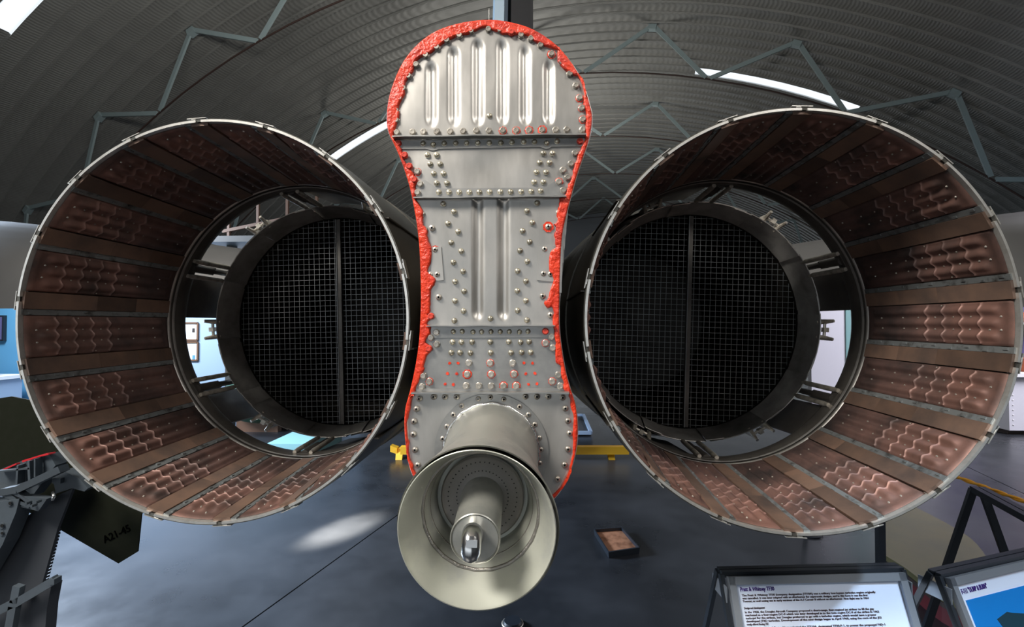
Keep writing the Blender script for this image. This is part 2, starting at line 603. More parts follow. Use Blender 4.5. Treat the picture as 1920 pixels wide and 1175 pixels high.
# far end wall with a wide open doorway
def end_wall(VE, ua, ub, zo):
    ew = MB()
    colsu = [-22 + i * 1.0 for i in range(37)]

    def top(u):
        q = R_ROOF ** 2 - (u - UC) ** 2
        return max(0.05, ZC + math.sqrt(q)) if q > 0 else 0.05
    for i in range(len(colsu) - 1):
        u0, u1 = colsu[i], colsu[i + 1]
        zb = zo if ua <= u0 < ub else 0.0
        if top(u0) > zb + .1 and top(u1) > zb + .1:
            ew.add([H(u0, VE, zb), H(u1, VE, zb), H(u1, VE, top(u1)), H(u0, VE, top(u0)), H(u0, VE + .1, zb), H(u1, VE + .1, zb), H(u1, VE + .1, top(u1)), H(u0, VE + .1, top(u0))],
                   [(0, 1, 2, 3), (7, 6, 5, 4), (0, 4, 5, 1)])
    return ew


struct(end_wall(-12.0, -14, 6, 4.6).build('wall_front', M['endwall']))
ew = end_wall(38.8, -10, 10, 4.2)
struct(ew.build('wall_back', M['endwall']))

# left display partition
YL = 9.0
wl = MB()
wl.box((-9.6, YL + .06, 1.5), (12.6, .12, 3.0))
wl = struct(wl.build('wall_left', M['wallblue']))
b = MB(); b.box((-9.6, YL - .02, 3.02), (12.7, .2, .16)); b.build('cap_rail', M['cream'], wl)
b = MB(); b.box((-10.9, YL - .012, 1.52), (2.6, .02, 2.9)); b.build('blue_panel', M['walldeep'], wl)
# right display partition
YR = 9.6
wr = MB()
wr.box((10.2, YR + .06, 1.6), (9.6, .12, 3.2))
wr = struct(wr.build('wall_right', M['wallw']))
b = MB(); b.box((9.2, YR - .012, 1.9), (3.0, .02, 2.4)); b.build('purple_panel', M['purple'], wr)
b = MB(); b.box((6.3, YR - .012, 1.6), (.5, .02, 3.1)); b.build('teal_panel', M['teal'], wr)

# ================================================================== AIRCRAFT
AX = -0.108
ZE = CAM_Z + 0.008
jet = thing('jet_aircraft', (AX, 1.33, 0.0), 'grey jet aircraft tail with two round exhaust nozzles and a red-sealed riveted fairing', 'aircraft')
YP = 1.33          # tail fairing plate plane
Y0 = 1.39          # nozzle exit plane

# ---- rear fuselage between and ahead of the nozzles
b = MB()
for sx in (-0.966, 0.750):
    b.lathe([(0.612, 2.60), (0.63, 2.66), (0.66, 2.8), (0.72, 4.0), (0.80, 8.6), (0.3, 8.8)], 40, c=(sx, 0, ZE))
b.box((AX, 5.6, ZE + .02), (.52, 6.0, 0.95))
fus = b.build('rear_fuselage', M['skin'], jet, smooth=30)
# landing gear far under the fuselage
b = MB()
for sx in (-0.3, 0.3):
    b.tube([(AX + sx, 8.2, 0.44), (AX + sx * .7, 8.2, 1.45)], 0.06, 10)
b.tube([(AX - .5, 8.2, .43), (AX + .5, 8.2, .43)], 0.05, 10)
lg = b.build('landing_gear', M['greyair'], jet, smooth=30)
for sx in (-0.42, 0.42):
    b = MB()
    pr = [(.12, -.1), (.36, -.1), (.42, -.06), (.43, 0), (.42, .06), (.36, .1), (.12, .1)]
    vs2 = []
    n = 32
    for (r, y) in pr:
        for j in range(n):
            a = 2 * PI * j / n
            vs2.append((AX + sx + y, 6.6 + r * math.cos(a), .43 + r * math.sin(a)))
    fs2 = [(i * n + j, i * n + (j + 1) % n, (i + 1) * n + (j + 1) % n, (i + 1) * n + j) for i in range(len(pr) - 1) for j in range(n)]
    b.add(vs2, fs2)
    b.build('wheel', M['blackmetal'], lg, smooth=30)

# ---- tailplanes
def tailplane(sgn, xs):
    # xs: stations (x, te(Y,z), le(Y,z), thick)
    b = MB()
    n = 14
    prof = []
    for i in range(n + 1):
        t = i / n
        prof.append((t, 1))
    for i in range(n - 1, 0, -1):
        prof.append((i / n, -1))
    k = len(prof)
    for (x, te, le, th) in xs:
        d = Vector((0, le[0] - te[0], le[1] - te[1]))
        nrm = Vector((0, -d.z, d.y)).normalized()
        for (t, s) in prof:
            h = th * (math.sin(PI * t ** 1.25)) ** 0.75 if 0 < t < 1 else 0
            camber = 0.27 * math.sin(PI * t ** 0.8)
            p = Vector((x, te[0], te[1] + CAM_Z)) + d * t + nrm * (camber + s * h)
            b.v.append(p)
    for i in range(len(xs) - 1):
        for j in range(k):
            b.f.append([i * k + j, i * k + (j + 1) % k, (i + 1) * k + (j + 1) % k, (i + 1) * k + j])
            b.mi.append(0)
    for i in (0, len(xs) - 1):
        b.f.append([i * k + j for j in range(k)])
        b.mi.append(0)
    return b.build('tailplane', M['greyair'], jet, smooth=35)


tailplane(-1, [(-1.68, (3.0, .09), (3.7, .28), .03), (-2.6, (2.7, .085), (3.75, .50), .05), (-3.9, (2.75, .085), (3.85, .74), .06), (-5.2, (3.1, .095), (4.1, .90), .04)])
tailplane(1, [(1.47, (3.0, .09), (3.7, .32), .03), (2.4, (2.7, .085), (3.75, .56), .05), (3.7, (2.75, .085), (3.85, .81), .06), (5.0, (3.1, .095), (4.1, .98), .04)])

# ---- vertical fin
b = MB()
sec = [(-.135, 2.05), (-.105, 2.0), (-.015, 2.5), (.0, 3.6), (-.2, 3.6), (-.22, 2.5)]
b.prism([(x, y, ZE + .45) for x, y in sec], (0, 0.25, 1), 2.6)
fin = b.build('vertical_fin', M['findark'], jet)
b = MB()
b.prism([(x, y, ZE + .52) for x, y in [(-.168, 1.86), (-.125, 1.84), (-.118, 1.99), (-.21, 2.2)]], (0, 0.25, 1), 2.4)
b.build('rudder', M['rudder'], fin)
b = MB()
b.tube([P(917, 42, 1.5), P(917, 16, 1.52)], 0.0011, 6)
b.build('static_wick', M['rim'], fin)

# ---- nozzle sub-part meshes (local: axis +Y, exit plane at y=0, angle 0 = +x, counter-clockwise towards +z)
LP = 0.568


def rr(y):
    return 0.595 - 0.025 * (y / LP)


def cyl(a, y, r):
    return (r * math.cos(a), y, r * math.sin(a))


def smooth01(x):
    x = max(0, min(1, x))
    return x * x * (3 - 2 * x)


LAPS = (0.165, 0.275, 0.385, 0.50)


def panel_mesh():
    nu = 30
    a0, a1 = rad(4.75), rad(17.45)
    vv_list = [0.0, .012, .03, .05, .06, .07, .08, .09, .10, .115, .13, .145]
    for c in LAPS:
        vv_list += [c - .012, c - .007, c - .003, c, c + .003, c + .007, c + .012]
        if c != LAPS[-1]:
            vv_list += [c + .03, c + .055, c + .08]
    vv_list += [.53, .57, .62, .68, .74, .80, .86, .90, .92, .93, .94, .95, .96, .97, .985, 1.0]
    nv = len(vv_list) - 1
    vs, fs, mi = [], [], []
    for j in range(nv + 1):
        for i in range(nu + 1):
            u = i / nu
            # the lap lines wander a little across the panel
            sh = 0.0028 * math.cos(2 * PI * (u - .2) / .3) if 0.08 < vv_list[j] < 0.9 else 0.0
            fall = smooth01((vv_list[j] - .08) / .06) * smooth01((.85 - vv_list[j]) / .3)
            vv = vv_list[j] + sh * fall
            y = 0.012 + vv * (LP - 0.02)
            h = 0.0
            q = vv_list[j]
            for c in (0.2, 0.5, 0.8):
                x = abs(u - c) / 0.15
                if x < 1:
                    e = smooth01((q - 0.05) / 0.05) * smooth01((0.955 - q) / 0.035)
                    h += 0.0088 * (0.5 + 0.5 * math.cos(PI * x)) * e
            for c in LAPS:
                x = abs(q - c) / 0.0085
                if x < 1 and 0.03 < u < 0.97:
                    h += (0.0030 if c == LAPS[-1] else 0.0022) * (1 - x * x)
                if c <= q < c + .11 and 0.03 < u < .97:
                    h += 0.0018 * (1 - (q - c) / .11)
            edge = min(u, 1 - u) / 0.03
            base = 0.0045 if edge >= 1 else 0.0045 * edge
            if j == 0 or j == nv:
                base = 0
            vs.append(cyl(a0 + (a1 - a0) * u, y, rr(y) - base - h))
    k = nu + 1
    for j in range(nv):
        for i in range(nu):
            fs.append((j * k + i, j * k + i + 1, (j + 1) * k + i + 1, (j + 1) * k + i))
    b = MB()
    b.add(vs, fs)
    # screw heads
    b.m = 1
    for (u, vv) in [(.35, .06), (.65, .06), (.35, .12), (.35, .23), (.65, .225), (.35, .33), (.65, .33), (.35, .45), (.65, .45), (.35, .58), (.65, .57), (.35, .68), (.65, .69), (.35, .86), (.65, .87), (.06, .3), (.94, .4)]:
        y = 0.012 + vv * (LP - 0.02)
        a = a0 + (a1 - a0) * u
        r = rr(y) - 0.0045
        for rad_, hh in ((0.0036, 0),):
            n = 6
            ring = []
            for q in range(n):
                t = 2 * PI * q / n
                ring.append(cyl(a + rad_ * math.cos(t) / r, y + rad_ * math.sin(t), r + .0005))
            ring2 = []
            for q in range(n):
                t = 2 * PI * q / n
                ring2.append(cyl(a + .6 * rad_ * math.cos(t) / r, y + .6 * rad_ * math.sin(t), r - .0028))
            h0 = 0
            b.add(ring + ring2, [(q, (q + 1) % n, n + (q + 1) % n, n + q) for q in range(n)] + [list(range(n, 2 * n))])
    return b.mesh('liner_panel', [M['panel'], M['rod']], 50)


def arc_slab(name, d0, d1, y0, y1, r_in, r_out, matl, n=6, ny=1, mats=None):
    """closed curved slab between two radii functions"""
    b = MB()
    vs = []
    for j in range(ny + 1):
        y = y0 + (y1 - y0) * j / ny
        for i in range(n + 1):
            a = rad(d0 + (d1 - d0) * i / n)
            vs.append(cyl(a, y, r_in(y)))
            vs.append(cyl(a, y, r_out(y)))
    k = 2 * (n + 1)
    fs = []
    for j in range(ny):
        for i in range(n):
            o = j * k + 2 * i
            fs.append((o, o + 2, o + k + 2, o + k))
            fs.append((o + 1, o + k + 1, o + k + 3, o + 3))
        o = j * k
        fs.append((o, o + k, o + k + 1, o + 1))
        o = j * k + 2 * n
        fs.append((o, o + 1, o + k + 1, o + k))
    for i in range(n):
        o = 2 * i
        fs.append((o, o + 1, o + 3, o + 2))
        o = ny * k + 2 * i
        fs.append((o, o + 2, o + 3, o + 1))
    b.add(vs, fs)
    return b


ME_PANEL = panel_mesh()
ME_STRIPS = []
for (y0, y1, dz) in ((0.006, 0.24, 0), (0.242, 0.40, .0015), (0.402, LP - .006, .003)):
    ME_STRIPS.append(arc_slab('s', -2.3, 2.75, y0, y1, lambda y, dz=dz: rr(y) - 0.007 + dz, lambda y: rr(y) + .002, None, 4).mesh('seal_strip', M['strip'], 40))
eb = arc_slab('e', 2.85, 4.6, 0.006, LP - .008, lambda y: rr(y) - 0.0035, lambda y: rr(y) + .002, None, 3)
for k in range(9):
    y = 0.03 + k * 0.058
    eb.box(cyl(rad(3.7 + .35 * (-1) ** k), y, rr(y) - .004), (.004, .014, .007), Matrix.Rotation(-rad(3.7), 3, 'Y'))
ME_EDGE = eb.mesh('edge_strip', M['edge'], 40)
ME_RIM = arc_slab('r', 0.75, 19.25, -0.003, 0.02, lambda y: 0.5955, lambda y: 0.6025, None, 12).mesh('rim_segment', M['rim'], 40)
cb_ = MB()
cb_.box((0.6085, 0.012, 0.006), (0.0022, 0.028, 0.058))
cb_.box((0.6062, 0.012, 0.016), (0.003, 0.026, 0.014))
ME_CLIP = cb_.mesh('seal_clip', M['rim'], False)


def leaf_mesh():
    b = MB()
    n = 6
    for (d0, d1, off) in ((-14.2, 13.6, 0.0), (-16.8, -8.0, 0.007)):
        vs = []
        prof = [(0.585, 0.800), (0.592, 0.796), (0.597, 0.802), (0.597, 0.95)] if off == 0 else None
        pin = [(0.550, 1.10), (0.550, 0.842), (0.5475, 0.836), (0.5445, 0.838), (0.5335, 0.89), (0.520, 0.965), (0.519, 0.975)]
        if off:
            pin = [(r - off, y - off) for r, y in pin[2:-1]]
        k = n + 1
        for (r, y) in pin:
            for i in range(k):
                vs.append(cyl(rad(d0 + (d1 - d0) * i / n), y, r))
        b.add(vs, [(i * k + j, i * k + j + 1, (i + 1) * k + j + 1, (i + 1) * k + j) for i in range(len(pin) - 1) for j in range(n)])
    b.m = 1
    for d in (-8, 0, 8):
        c = cyl(rad(d), 0.89, 0.5505)
        b.box(c, (.003, .012, .012), Matrix.Rotation(-rad(d), 3, 'Y'))
    return b.mesh('nozzle_leaf', [M['leaf'], M['black']], 35, fix=False)


ME_LEAF = leaf_mesh()


def links_mesh():
    """a pair of rods with a bracket between them, at angle 0"""
    b = MB()
    for d in (-3.6, 3.6):
        p0, p1 = Vector(cyl(rad(d), 0.610, 0.556)), Vector(cyl(rad(d), 0.852, 0.549))
        b.tube([p0, p0.lerp(p1, .06), p0.lerp(p1, .1), p0.lerp(p1, .9), p0.lerp(p1, .94), p1], [.0085, .0085, .0105, .0105, .008, .008], 10)
    return b.mesh('link_rod', M['rod'], 40)


def bracket_mesh():
    b = MB()
    p0, p1 = Vector(cyl(0, 0.625, 0.568)), Vector(cyl(0, 0.89, 0.566))
    b.tube([p0, p0.lerp(p1, .5), p0.lerp(p1, .52), p1], [.019, .019, .013, .013], 12)
    b.box(p0.lerp(p1, .5), (.012, .03, .035))
    b.box(Vector(cyl(0, 0.625, 0.566)), (.014, .03, .06))
    return b.mesh('link_bracket', M['dark'], 40)


def hook_mesh():
    b = MB()
    for d in (-3.6, 3.6):
        pts = [cyl(rad(d), 0.86, 0.548), cyl(rad(d * 1.05), 0.83, 0.570), cyl(rad(d * 1.12), 0.805, 0.585)]
        b.tube(pts, [.012, .010, .007], 8)
        b.box(cyl(rad(d), 0.88, 0.560), (.03, .07, .02), Matrix.Rotation(-rad(d), 3, 'Y'))
    b.tube([cyl(rad(-3.4), 0.84, 0.566), cyl(rad(3.4), 0.84, 0.566)], .0065, 8)
    b.box(cyl(0, 0.84, 0.568), (.022, .022, .02))
    return b.mesh('latch_hook', M['rod'], 40)


ME_LINK, ME_BRKT, ME_HOOK = links_mesh(), bracket_mesh(), hook_mesh()


def wire_screen(tilt):
    b = MB()
    R = 0.516
    p = 0.0265
    k = -19
    ca, sa = math.cos(tilt), math.sin(tilt)
    r = 0.0009
    while k <= 19:
        o = k * p
        if abs(o) < R:
            h = math.sqrt(R * R - o * o)
            for hor in (0, 1):
                A = Vector((-h, 0, o)) if hor else Vector((o, 0, -h))
                B = Vector((h, 0, o)) if hor else Vector((o, 0, h))
                y = 0.985 + (0.002 if hor else 0)
                A = Vector((A.x * ca - A.z * sa, y, A.x * sa + A.z * ca))
                B = Vector((B.x * ca - B.z * sa, y, B.x * sa + B.z * ca))
                b.bar(A, B, 2 * r, 2 * r)
        k += 1
    return b


def nozzle(cx, start, groups, doors, hooks, tilt):
    c = Vector((cx, Y0, ZE))
    # shroud: outer skin, inner backing and rounded inlet lip
    b = MB()
    b.lathe([(0.598, 0.001), (0.606, 0.0), (0.612, 0.15), (0.612, 0.60), (0.606, 0.64), (0.585, 0.668), (0.570, 0.666), (0.5615, 0.65), (0.5605, 0.63), (0.563, 0.605), (0.572, 0.578), (0.5745, LP + .004), (0.578, LP), (0.5995, 0.004), (0.598, 0.001)], 96)
    me = b.mesh('exhaust_nozzle', M['dark'], 35, fix=False)
    me.materials.append(M['skin'])
    for p in me.polygons:
        q = p.center
        if math.hypot(q.x, q.z) > 0.6001 and q.y < 0.6:
            p.material_index = 1
    nz = inst('exhaust_nozzle', me, jet, c)
    b = MB()
    b.lathe([(0.5655, LP + .012), (0.563, LP + .02), (0.566, LP + .028)], 96)
    b.lathe([(0.573, LP - .004), (0.5675, LP), (0.571, LP + .008)], 96)
    inst('inlet_bead', b.mesh('inlet_bead', M['leaf'], True), nz, c)
    for k in range(18):
        ry = (0, -rad(start + 20 * k), 0)
        inst('liner_panel', ME_PANEL, nz, c, ry)
        for me_s in ME_STRIPS:
            inst('seal_strip', me_s, nz, c, ry)
        inst('edge_strip', ME_EDGE, nz, c, ry)
        inst('rim_segment', ME_RIM, nz, c, ry)
        inst('seal_clip', ME_CLIP, nz, c, ry)
    # engine tailpipe
    b = MB()
    prof = [(0.548, 1.0), (0.552, 1.12), (0.600, 1.24), (0.600, 1.3), (0.52, 1.3)]
    b.lathe(prof, 64)
    inner = []
    y = 0.972
    while y < 2.2:
        inner += [(0.522, y), (0.522, y + .085), (0.515, y + .10), (0.510, y + .108), (0.515, y + .116), (0.522, y + .13)]
        y += 0.13
    inner += [(0.50, y), (0.0, y + .05)]
    b.lathe(inner, 64)
    tp = inst('engine_tailpipe', b.mesh('engine_tailpipe', M['pipe_in'], 40, fix=False), jet, c)
    for k in range(12):
        inst('nozzle_leaf', ME_LEAF, tp, c, (0, -rad(start + 12 + 30 * k), 0))
    sc = inst('wire_screen', wire_screen(tilt).mesh('wire_screen', M['wire']), tp, c)
    sc['kind'] = 'stuff'
    b = MB()
    s, co = math.sin(tilt), math.cos(tilt)
    b.bar((-.51 * -s, .974, -.51 * co), (.51 * -s, .974, .51 * co), .022, .014, up=(0, 1, 0))
    inst('screen_bar', b.mesh('screen_bar', M['dark']), tp, c)
    b = MB()
    b.bar((-.51 * -s - .0095, .965, -.51 * co), (.51 * -s - .0095, .965, .51 * co), .003, .006, up=(0, 1, 0))
    inst('bar_edge', b.mesh('bar_edge', M['wire']), tp, c)
    for gq in groups:
        inst('link_rod', ME_LINK, tp, c, (0, -rad(gq), 0))
        inst('link_bracket', ME_BRKT, tp, c, (0, -rad(gq), 0))
    for hq in hooks:
        inst('latch_hook', ME_HOOK, tp, c, (0, -rad(hq), 0))
    for (d0, d1, yy) in doors:
        me_d = arc_slab('d', d0, d1, 0.675, yy, lambda y: 0.572 + .08 * (y - .675), lambda y: 0.579 + .08 * (y - .675), None, 10).mesh('blow_in_door', M['dark'], 40)
        inst('blow_in_door', me_d, tp, c)
    # fuselage skin carried on beside the centreline
    inb = (-70, 70) if cx < 0 else (110, 250)
    me_s = arc_slab('k', inb[0], inb[1], 0.62, 1.32, lambda y: 0.612 + .03 * (y - .62), lambda y: 0.618 + .03 * (y - .62), None, 30).mesh('side_skin', M['skin'], 40)
    inst('side_skin', me_s, nz, c)
    for dd in (inb[0] + 35, inb[0] + 62, inb[0] + 100):
        b = MB()
        b.bar(cyl(rad(dd), .02, .6115), cyl(rad(dd), .6, .6135), .012, .004)
        inst('skin_lap', b.mesh('skin_lap', M['dark']), nz, c)
    return nz


nozzle(-0.966, 13.8, [98, 156, 211, 269, 330, 30], [(160, 178.5, 1.0), (214, 231, .98), (72, 94, 1.0), (272, 300, 1.05)], [127, 184, 237, 297, 69, 11], rad(1.6))
nozzle(0.750, 8.0, [87, 146, 203, 266, 326, 25.7], [(4.5, 21, 1.0), (-55, -38, .98), (91, 113, 1.0), (240, 262, 1.05)], [53, -4, -61, -117, 111, 174], rad(-1.9))

# ---- tail fairing
OUT = [(918, 38), (960, 43), (1000, 56), (1040, 82), (1070, 115), (1092, 152), (1106, 195), (1111, 222), (1106, 258), (1095, 292), (1082, 330), (1071, 370), (1061, 410), (1055, 440), (1052, 480), (1050, 540), (1049, 600), (1052, 640), (1060, 690), (1070, 728), (1080, 760), (1084, 800), (1082, 835), (1074, 872), (1060, 905), (1042, 932),
       (1010, 957), (965, 972), (918, 976), (870, 970), (825, 950), (790, 918), (770, 882), (762, 845), (758, 800), (760, 765), (768, 735), (776, 700), (783, 660), (787, 620), (789, 560), (788, 500), (785, 450), (779, 405), (769, 355), (757, 315), (743, 280), (729, 250), (725, 225), (728, 190), (738, 155), (757, 115), (785, 82), (820, 58), (868, 43)]
INN_R = [(922, 57), (943, 65), (961, 67), (988, 67), (1004, 81), (1022, 87), (1045, 95), (1045, 116), (1065, 136), (1082, 144), (1090, 155), (1095, 175), (1094, 196), (1098, 212), (1098, 236), (1098, 250), (1097, 262), (1090, 276), (1083, 293), (1076, 315), (1073, 329), (1066, 347), (1063, 356), (1060, 366), (1049, 373), (1048, 387), (1043, 400), (1046, 414), (1039, 421), (1043, 429), (1039, 442), (1042, 462), (1031, 473), (1030, 495), (1029, 508), (1037, 517), (1037, 529), (1032, 543), (1027, 561), (1020, 566), (1027, 578), (1037, 578), (1037, 607), (1040, 626), (1042, 651), (1041, 678), (1051, 685), (1052, 703), (1056, 717), (1057, 730), (1065, 736), (1067, 743), (1072, 766), (1075, 784), (1074, 805), (1075, 837), (1072, 859), (1067, 882), (1058, 902), (1045, 919)]
INN_B = [(1008, 945), (960, 960), (918, 964), (873, 958), (830, 940), (796, 910)]
INN_L = [(777, 882), (774, 871), (767, 852), (767, 830), (763, 801), (767, 775), (772, 750), (777, 739), (776, 737), (779, 729), (787, 710), (795, 694), (795, 683), (802, 665), (810, 654), (803, 646), (798, 639), (807, 625), (808, 612), (801, 609), (804, 600), (814, 592), (802, 590), (807, 583), (807, 570), (807, 549), (814, 534), (816, 522), (801, 508), (810, 485), (809, 464), (802, 446), (801, 430), (793, 419), (795, 400), (791, 390), (780, 375), (780, 366), (779, 346), (778, 330), (769, 317), (761, 305), (754, 288), (751, 276), (739, 257), (742, 237), (749, 218), (748, 198), (759, 179), (761, 155), (774, 134), (784, 112), (804, 104), (825, 87), (845, 74), (870, 67), (888, 61), (907, 52)]
OUTS = catmull(OUT, 4)
INNER = catmull(INN_R + INN_B + INN_L, 3)
random.seed(3)
INNER = [(x + random.uniform(-1.2, 1.2), y + random.uniform(-1.2, 1.2)) for x, y in INNER]
PR = Vector((-0.12, YP, CAM_Z))


def L2(px, py):
    p = P(px, py, YP)
    return (p.x - PR.x, p.z - PR.z)


ROTF = (PI / 2, 0, 0)       # local (x, y, z) -> world (x, -z, y): local +z faces the camera
# body: outline carried forward along the aircraft
b = MB()
k = len(OUTS)
cxp, czp = 0.0, 0.0
layers = [(YP + .012, 1.0, 0), (YP + .06, 0.992, 0), (YP + .55, 0.955, .0), (YP + 1.0, 0.93, .0)]
vsb = []
for (yy, s, dz) in layers:
    for (px, py) in OUTS:
        x, z = L2(px, py)
        vsb.append((PR.x + .003 + (x - .003) * s, yy, PR.z + z * (s * .5 + .5) + dz))
fsb = [(i * k + j, i * k + (j + 1) % k, (i + 1) * k + (j + 1) % k, (i + 1) * k + j) for i in range(len(layers) - 1) for j in range(k)]
fsb += [[(len(layers) - 1) * k + j for j in range(k)][::-1]]
b.add(vsb, fsb)
fair = b.build('tail_fairing', M['body'], jet, smooth=40)


def flat(name, loops, y, ext, bev, matl, smooth=40):
    return filled(name, [[L2(*q) for q in lp] for lp in loops], ext, bev, matl, fair, (PR.x, y, PR.z), ROTF, smooth=smooth)


# face edge rim, thin bright lip around the outline
flat('face_rim', [[(918 + (x - 918) * 1.003, 520 + (y - 520) * 1.002) for x, y in OUTS], [(918 + (x - 918) * .96, 520 + (y - 520) * .985) for x, y in OUTS]], YP + .008, .005, .001, M['rim'])
flat('red_sealant', [[(918 + (x - 918) * .994, 520 + (y - 520) * .997) for x, y in OUTS], INNER], YP - .0005, .0035, .0045, M['seal'], 70)


def plate(name, poly, fields, y, res, matl, thick=.004):
    """sheet with pressed beads; fields: list of functions (px,py)->depth in metres, away from the camera"""
    bm = bmesh.new()
    vv = [bm.verts.new((px, 0, -py)) for px, py in poly]
    bm.faces.new(vv)
    bmesh.ops.triangulate(bm, faces=bm.faces[:])
    xs = [p[0] for p in poly]
    ys = [p[1] for p in poly]
    q = min(xs) + res
    while q < max(xs):
        bmesh.ops.bisect_plane(bm, geom=bm.verts[:] + bm.edges[:] + bm.faces[:], plane_co=(q, 0, 0), plane_no=(1, 0, 0))
        q += res
    q = min(ys) + res
    ry = res * 1.6
    while q < max(ys):
        bmesh.ops.bisect_plane(bm, geom=bm.verts[:] + bm.edges[:] + bm.faces[:], plane_co=(0, 0, -q), plane_no=(0, 0, 1))
        q += ry
    for v_ in bm.verts:
        px, py = v_.co.x, -v_.co.z
        h = sum(f_(px, py) for f_ in fields)
        p = P(px, py, YP)
        v_.co = (p.x - PR.x, y + h - YP, p.z - PR.z)
    bmesh.ops.recalc_face_normals(bm, faces=bm.faces)
    bm.faces.ensure_lookup_table()
    if sum(f_.normal.y * f_.calc_area() for f_ in bm.faces) > 0:
        bmesh.ops.reverse_faces(bm, faces=bm.faces[:])
    be = [e for e in bm.edges if e.is_boundary]
    ret = bmesh.ops.extrude_edge_only(bm, edges=be)
    for e in ret['geom']:
        if isinstance(e, bmesh.types.BMVert):
            e.co.y += thick
    me = bpy.data.meshes.new(name)
    bm.to_mesh(me)
    bm.free()
    me.materials.append(matl)
    shade(me, 45)
    return inst(name, me, fair, (PR.x, YP, PR.z))


def bead(cx, y0, y1, hw, depth):
    def f_(px, py):
        yc = min(max(py, y0 + hw * 1.6), y1 - hw * 1.6)
        dx, dy = (px - cx) / hw, (py - yc) / (hw * 1.6)
        d = math.hypot(dx, dy)
        if d >= 1.18:
            return 0.0
        # raised lip at the edge, hollow inside
        t = max(0.0, min(1.0, (1 - d) / .95))
        return depth * t * t * (3 - 2 * t) if d < 1 else 0.0
    return f_


def inside(poly, y0, y1, xl=0, xr=9999):
    """outline of the face between two heights, shrunk a little"""
    pts = [(918 + (x - 918) * .975, y) for x, y in OUTS]
    out = []
    right = sorted([p for p in pts if p[0] > 918 and y0 < p[1] < y1], key=lambda p: p[1])
    left = sorted([p for p in pts if p[0] <= 918 and y0 < p[1] < y1], key=lambda p: -p[1])

    def at(y, side):
        best = None
        for i in range(len(pts)):
            a, c = pts[i], pts[(i + 1) % len(pts)]
            if (a[1] - y) * (c[1] - y) <= 0 and a[1] != c[1] and (a[0] > 918) == side and (c[0] > 918) == side:
                t = (y - a[1]) / (c[1] - a[1])
                best = a[0] + (c[0] - a[0]) * t
        return best
    if y0 > 50:
        out.append((at(y0, True), y0))
    out += right
    if y1 < 960:
        out.append((at(y1, True), y1))
        out.append((at(y1, False), y1))
    out += left
    if y0 > 50:
        out.append((at(y0, False), y0))
    return out


warp = lambda px, py: 0.0012 * math.sin(px * .045 + 1) * math.sin(py * .038)
up_beads = [bead(809, 112, 240, 13, .009), bead(851, 84, 238, 13, .0095), bead(896.5, 69, 238, 13, .0095), bead(942, 70, 237, 13, .0095), bead(984.5, 82, 237, 13, .0095), bead(1029, 108, 237, 13, .009)]
plate('upper_plate', inside(OUT, 44, 256), up_beads + [warp], YP, 2.6, M['plate'])
plate('centre_plate', inside(OUT, 256, 370), [lambda px, py: 0.0022 * math.sin((px - 860) * .035) * math.exp(-((py - 315) / 26) ** 2)], YP + .002, 8, M['plate'])
plate('middle_plate', inside(OUT, 369, 612), [bead(896, 330, 604, 13, .009), bead(944, 330, 604, 13, .009), warp], YP + .002, 2.6, M['plate'])
plate('lower_plate', inside(OUT, 610, 737), [warp], YP + .002, 8, M['plate_dark'])
plate('tail_plate', inside(OUT, 735, 966), [warp], YP + .003, 9, M['plate'])


def px_len(px):
    return px * YP / F_PX


def angle_bracket(name, x0, y0, x1, y1, web, out, lip_t, matl, down=True):
    """web plate on the face (polygon px) plus a lip standing out towards the viewer"""
    b = MB()
    poly = [P(px, py, YP - .0015) for px, py in web]
    b.prism(poly, (0, 1, 0), .003)
    a, c = P(x0, y0, YP), P(x1, y1, YP)
    n = 14
    for i in range(n):
        p, q = a.lerp(c, i / n), a.lerp(c, (i + 1) / n)
        w1 = 0.0009 * math.sin(i * 1.3)
        w2 = 0.0009 * math.sin((i + 1) * 1.3)
        t = lip_t
        vs = [(p.x, YP - out, p.z + t + w1), (q.x, YP - out, q.z + t + w2), (q.x, YP, q.z + t), (p.x, YP, p.z + t),
              (p.x, YP - out, p.z + w1), (q.x, YP - out, q.z + w2), (q.x, YP, q.z), (p.x, YP, p.z)]
        b.add(vs, [(0, 1, 2, 3), (7, 6, 5, 4), (0, 4, 5, 1), (1, 5, 6, 2), (3, 7, 4, 0)])
    return b.build(name, matl, fair)


angle_bracket('angle_bracket', 739, 262, 1098, 257.5, [(742, 264), (1096, 259), (1094, 274), (1034, 275), (1030, 278), (1024, 279), (1018, 278), (1013, 275), (823, 279), (818, 281), (812, 282), (806, 281), (801, 279), (752, 279)], .022, .0032, M['plate_dark'])
angle_bracket('angle_bracket', 778, 374.5, 1061, 371.5, [(781, 370), (1059, 366), (1058, 352), (1050, 340), (1044, 338), (1038, 341), (1022, 350), (1014, 351.5), (826, 353), (818, 352), (803, 341), (796, 337), (788, 337), (780, 347)], .019, .0035, M['plate_dark'])
angle_bracket('angle_bracket', 802, 612, 1040, 611, [(806, 611), (1038, 610), (1038, 632), (806, 633)], .02, .0025, M['plate_dark'])
angle_bracket('angle_bracket', 775, 736, 1066, 735, [(782, 728), (1058, 727), (1062, 737), (778, 738)], .026, .004, M['plate_dark'])

# patch plates and side clip
for poly in ([(809, 463), (827, 462), (832, 525), (808, 527)], [(1011, 462), (1040, 460), (1038, 528), (1007, 525)]):
    b = MB(); b.prism([P(x, y, YP - .002) for x, y in poly], (0, 1, 0), .004); b.build('patch_plate', M['plate'], fair)
b = MB(); b.prism([P(x, y, YP - .006) for x, y in [(1044, 463), (1055, 462), (1053, 549), (1043, 548)]], (0, 1, 0), .05); b.build('side_clip', M['plate_dark'], fair)

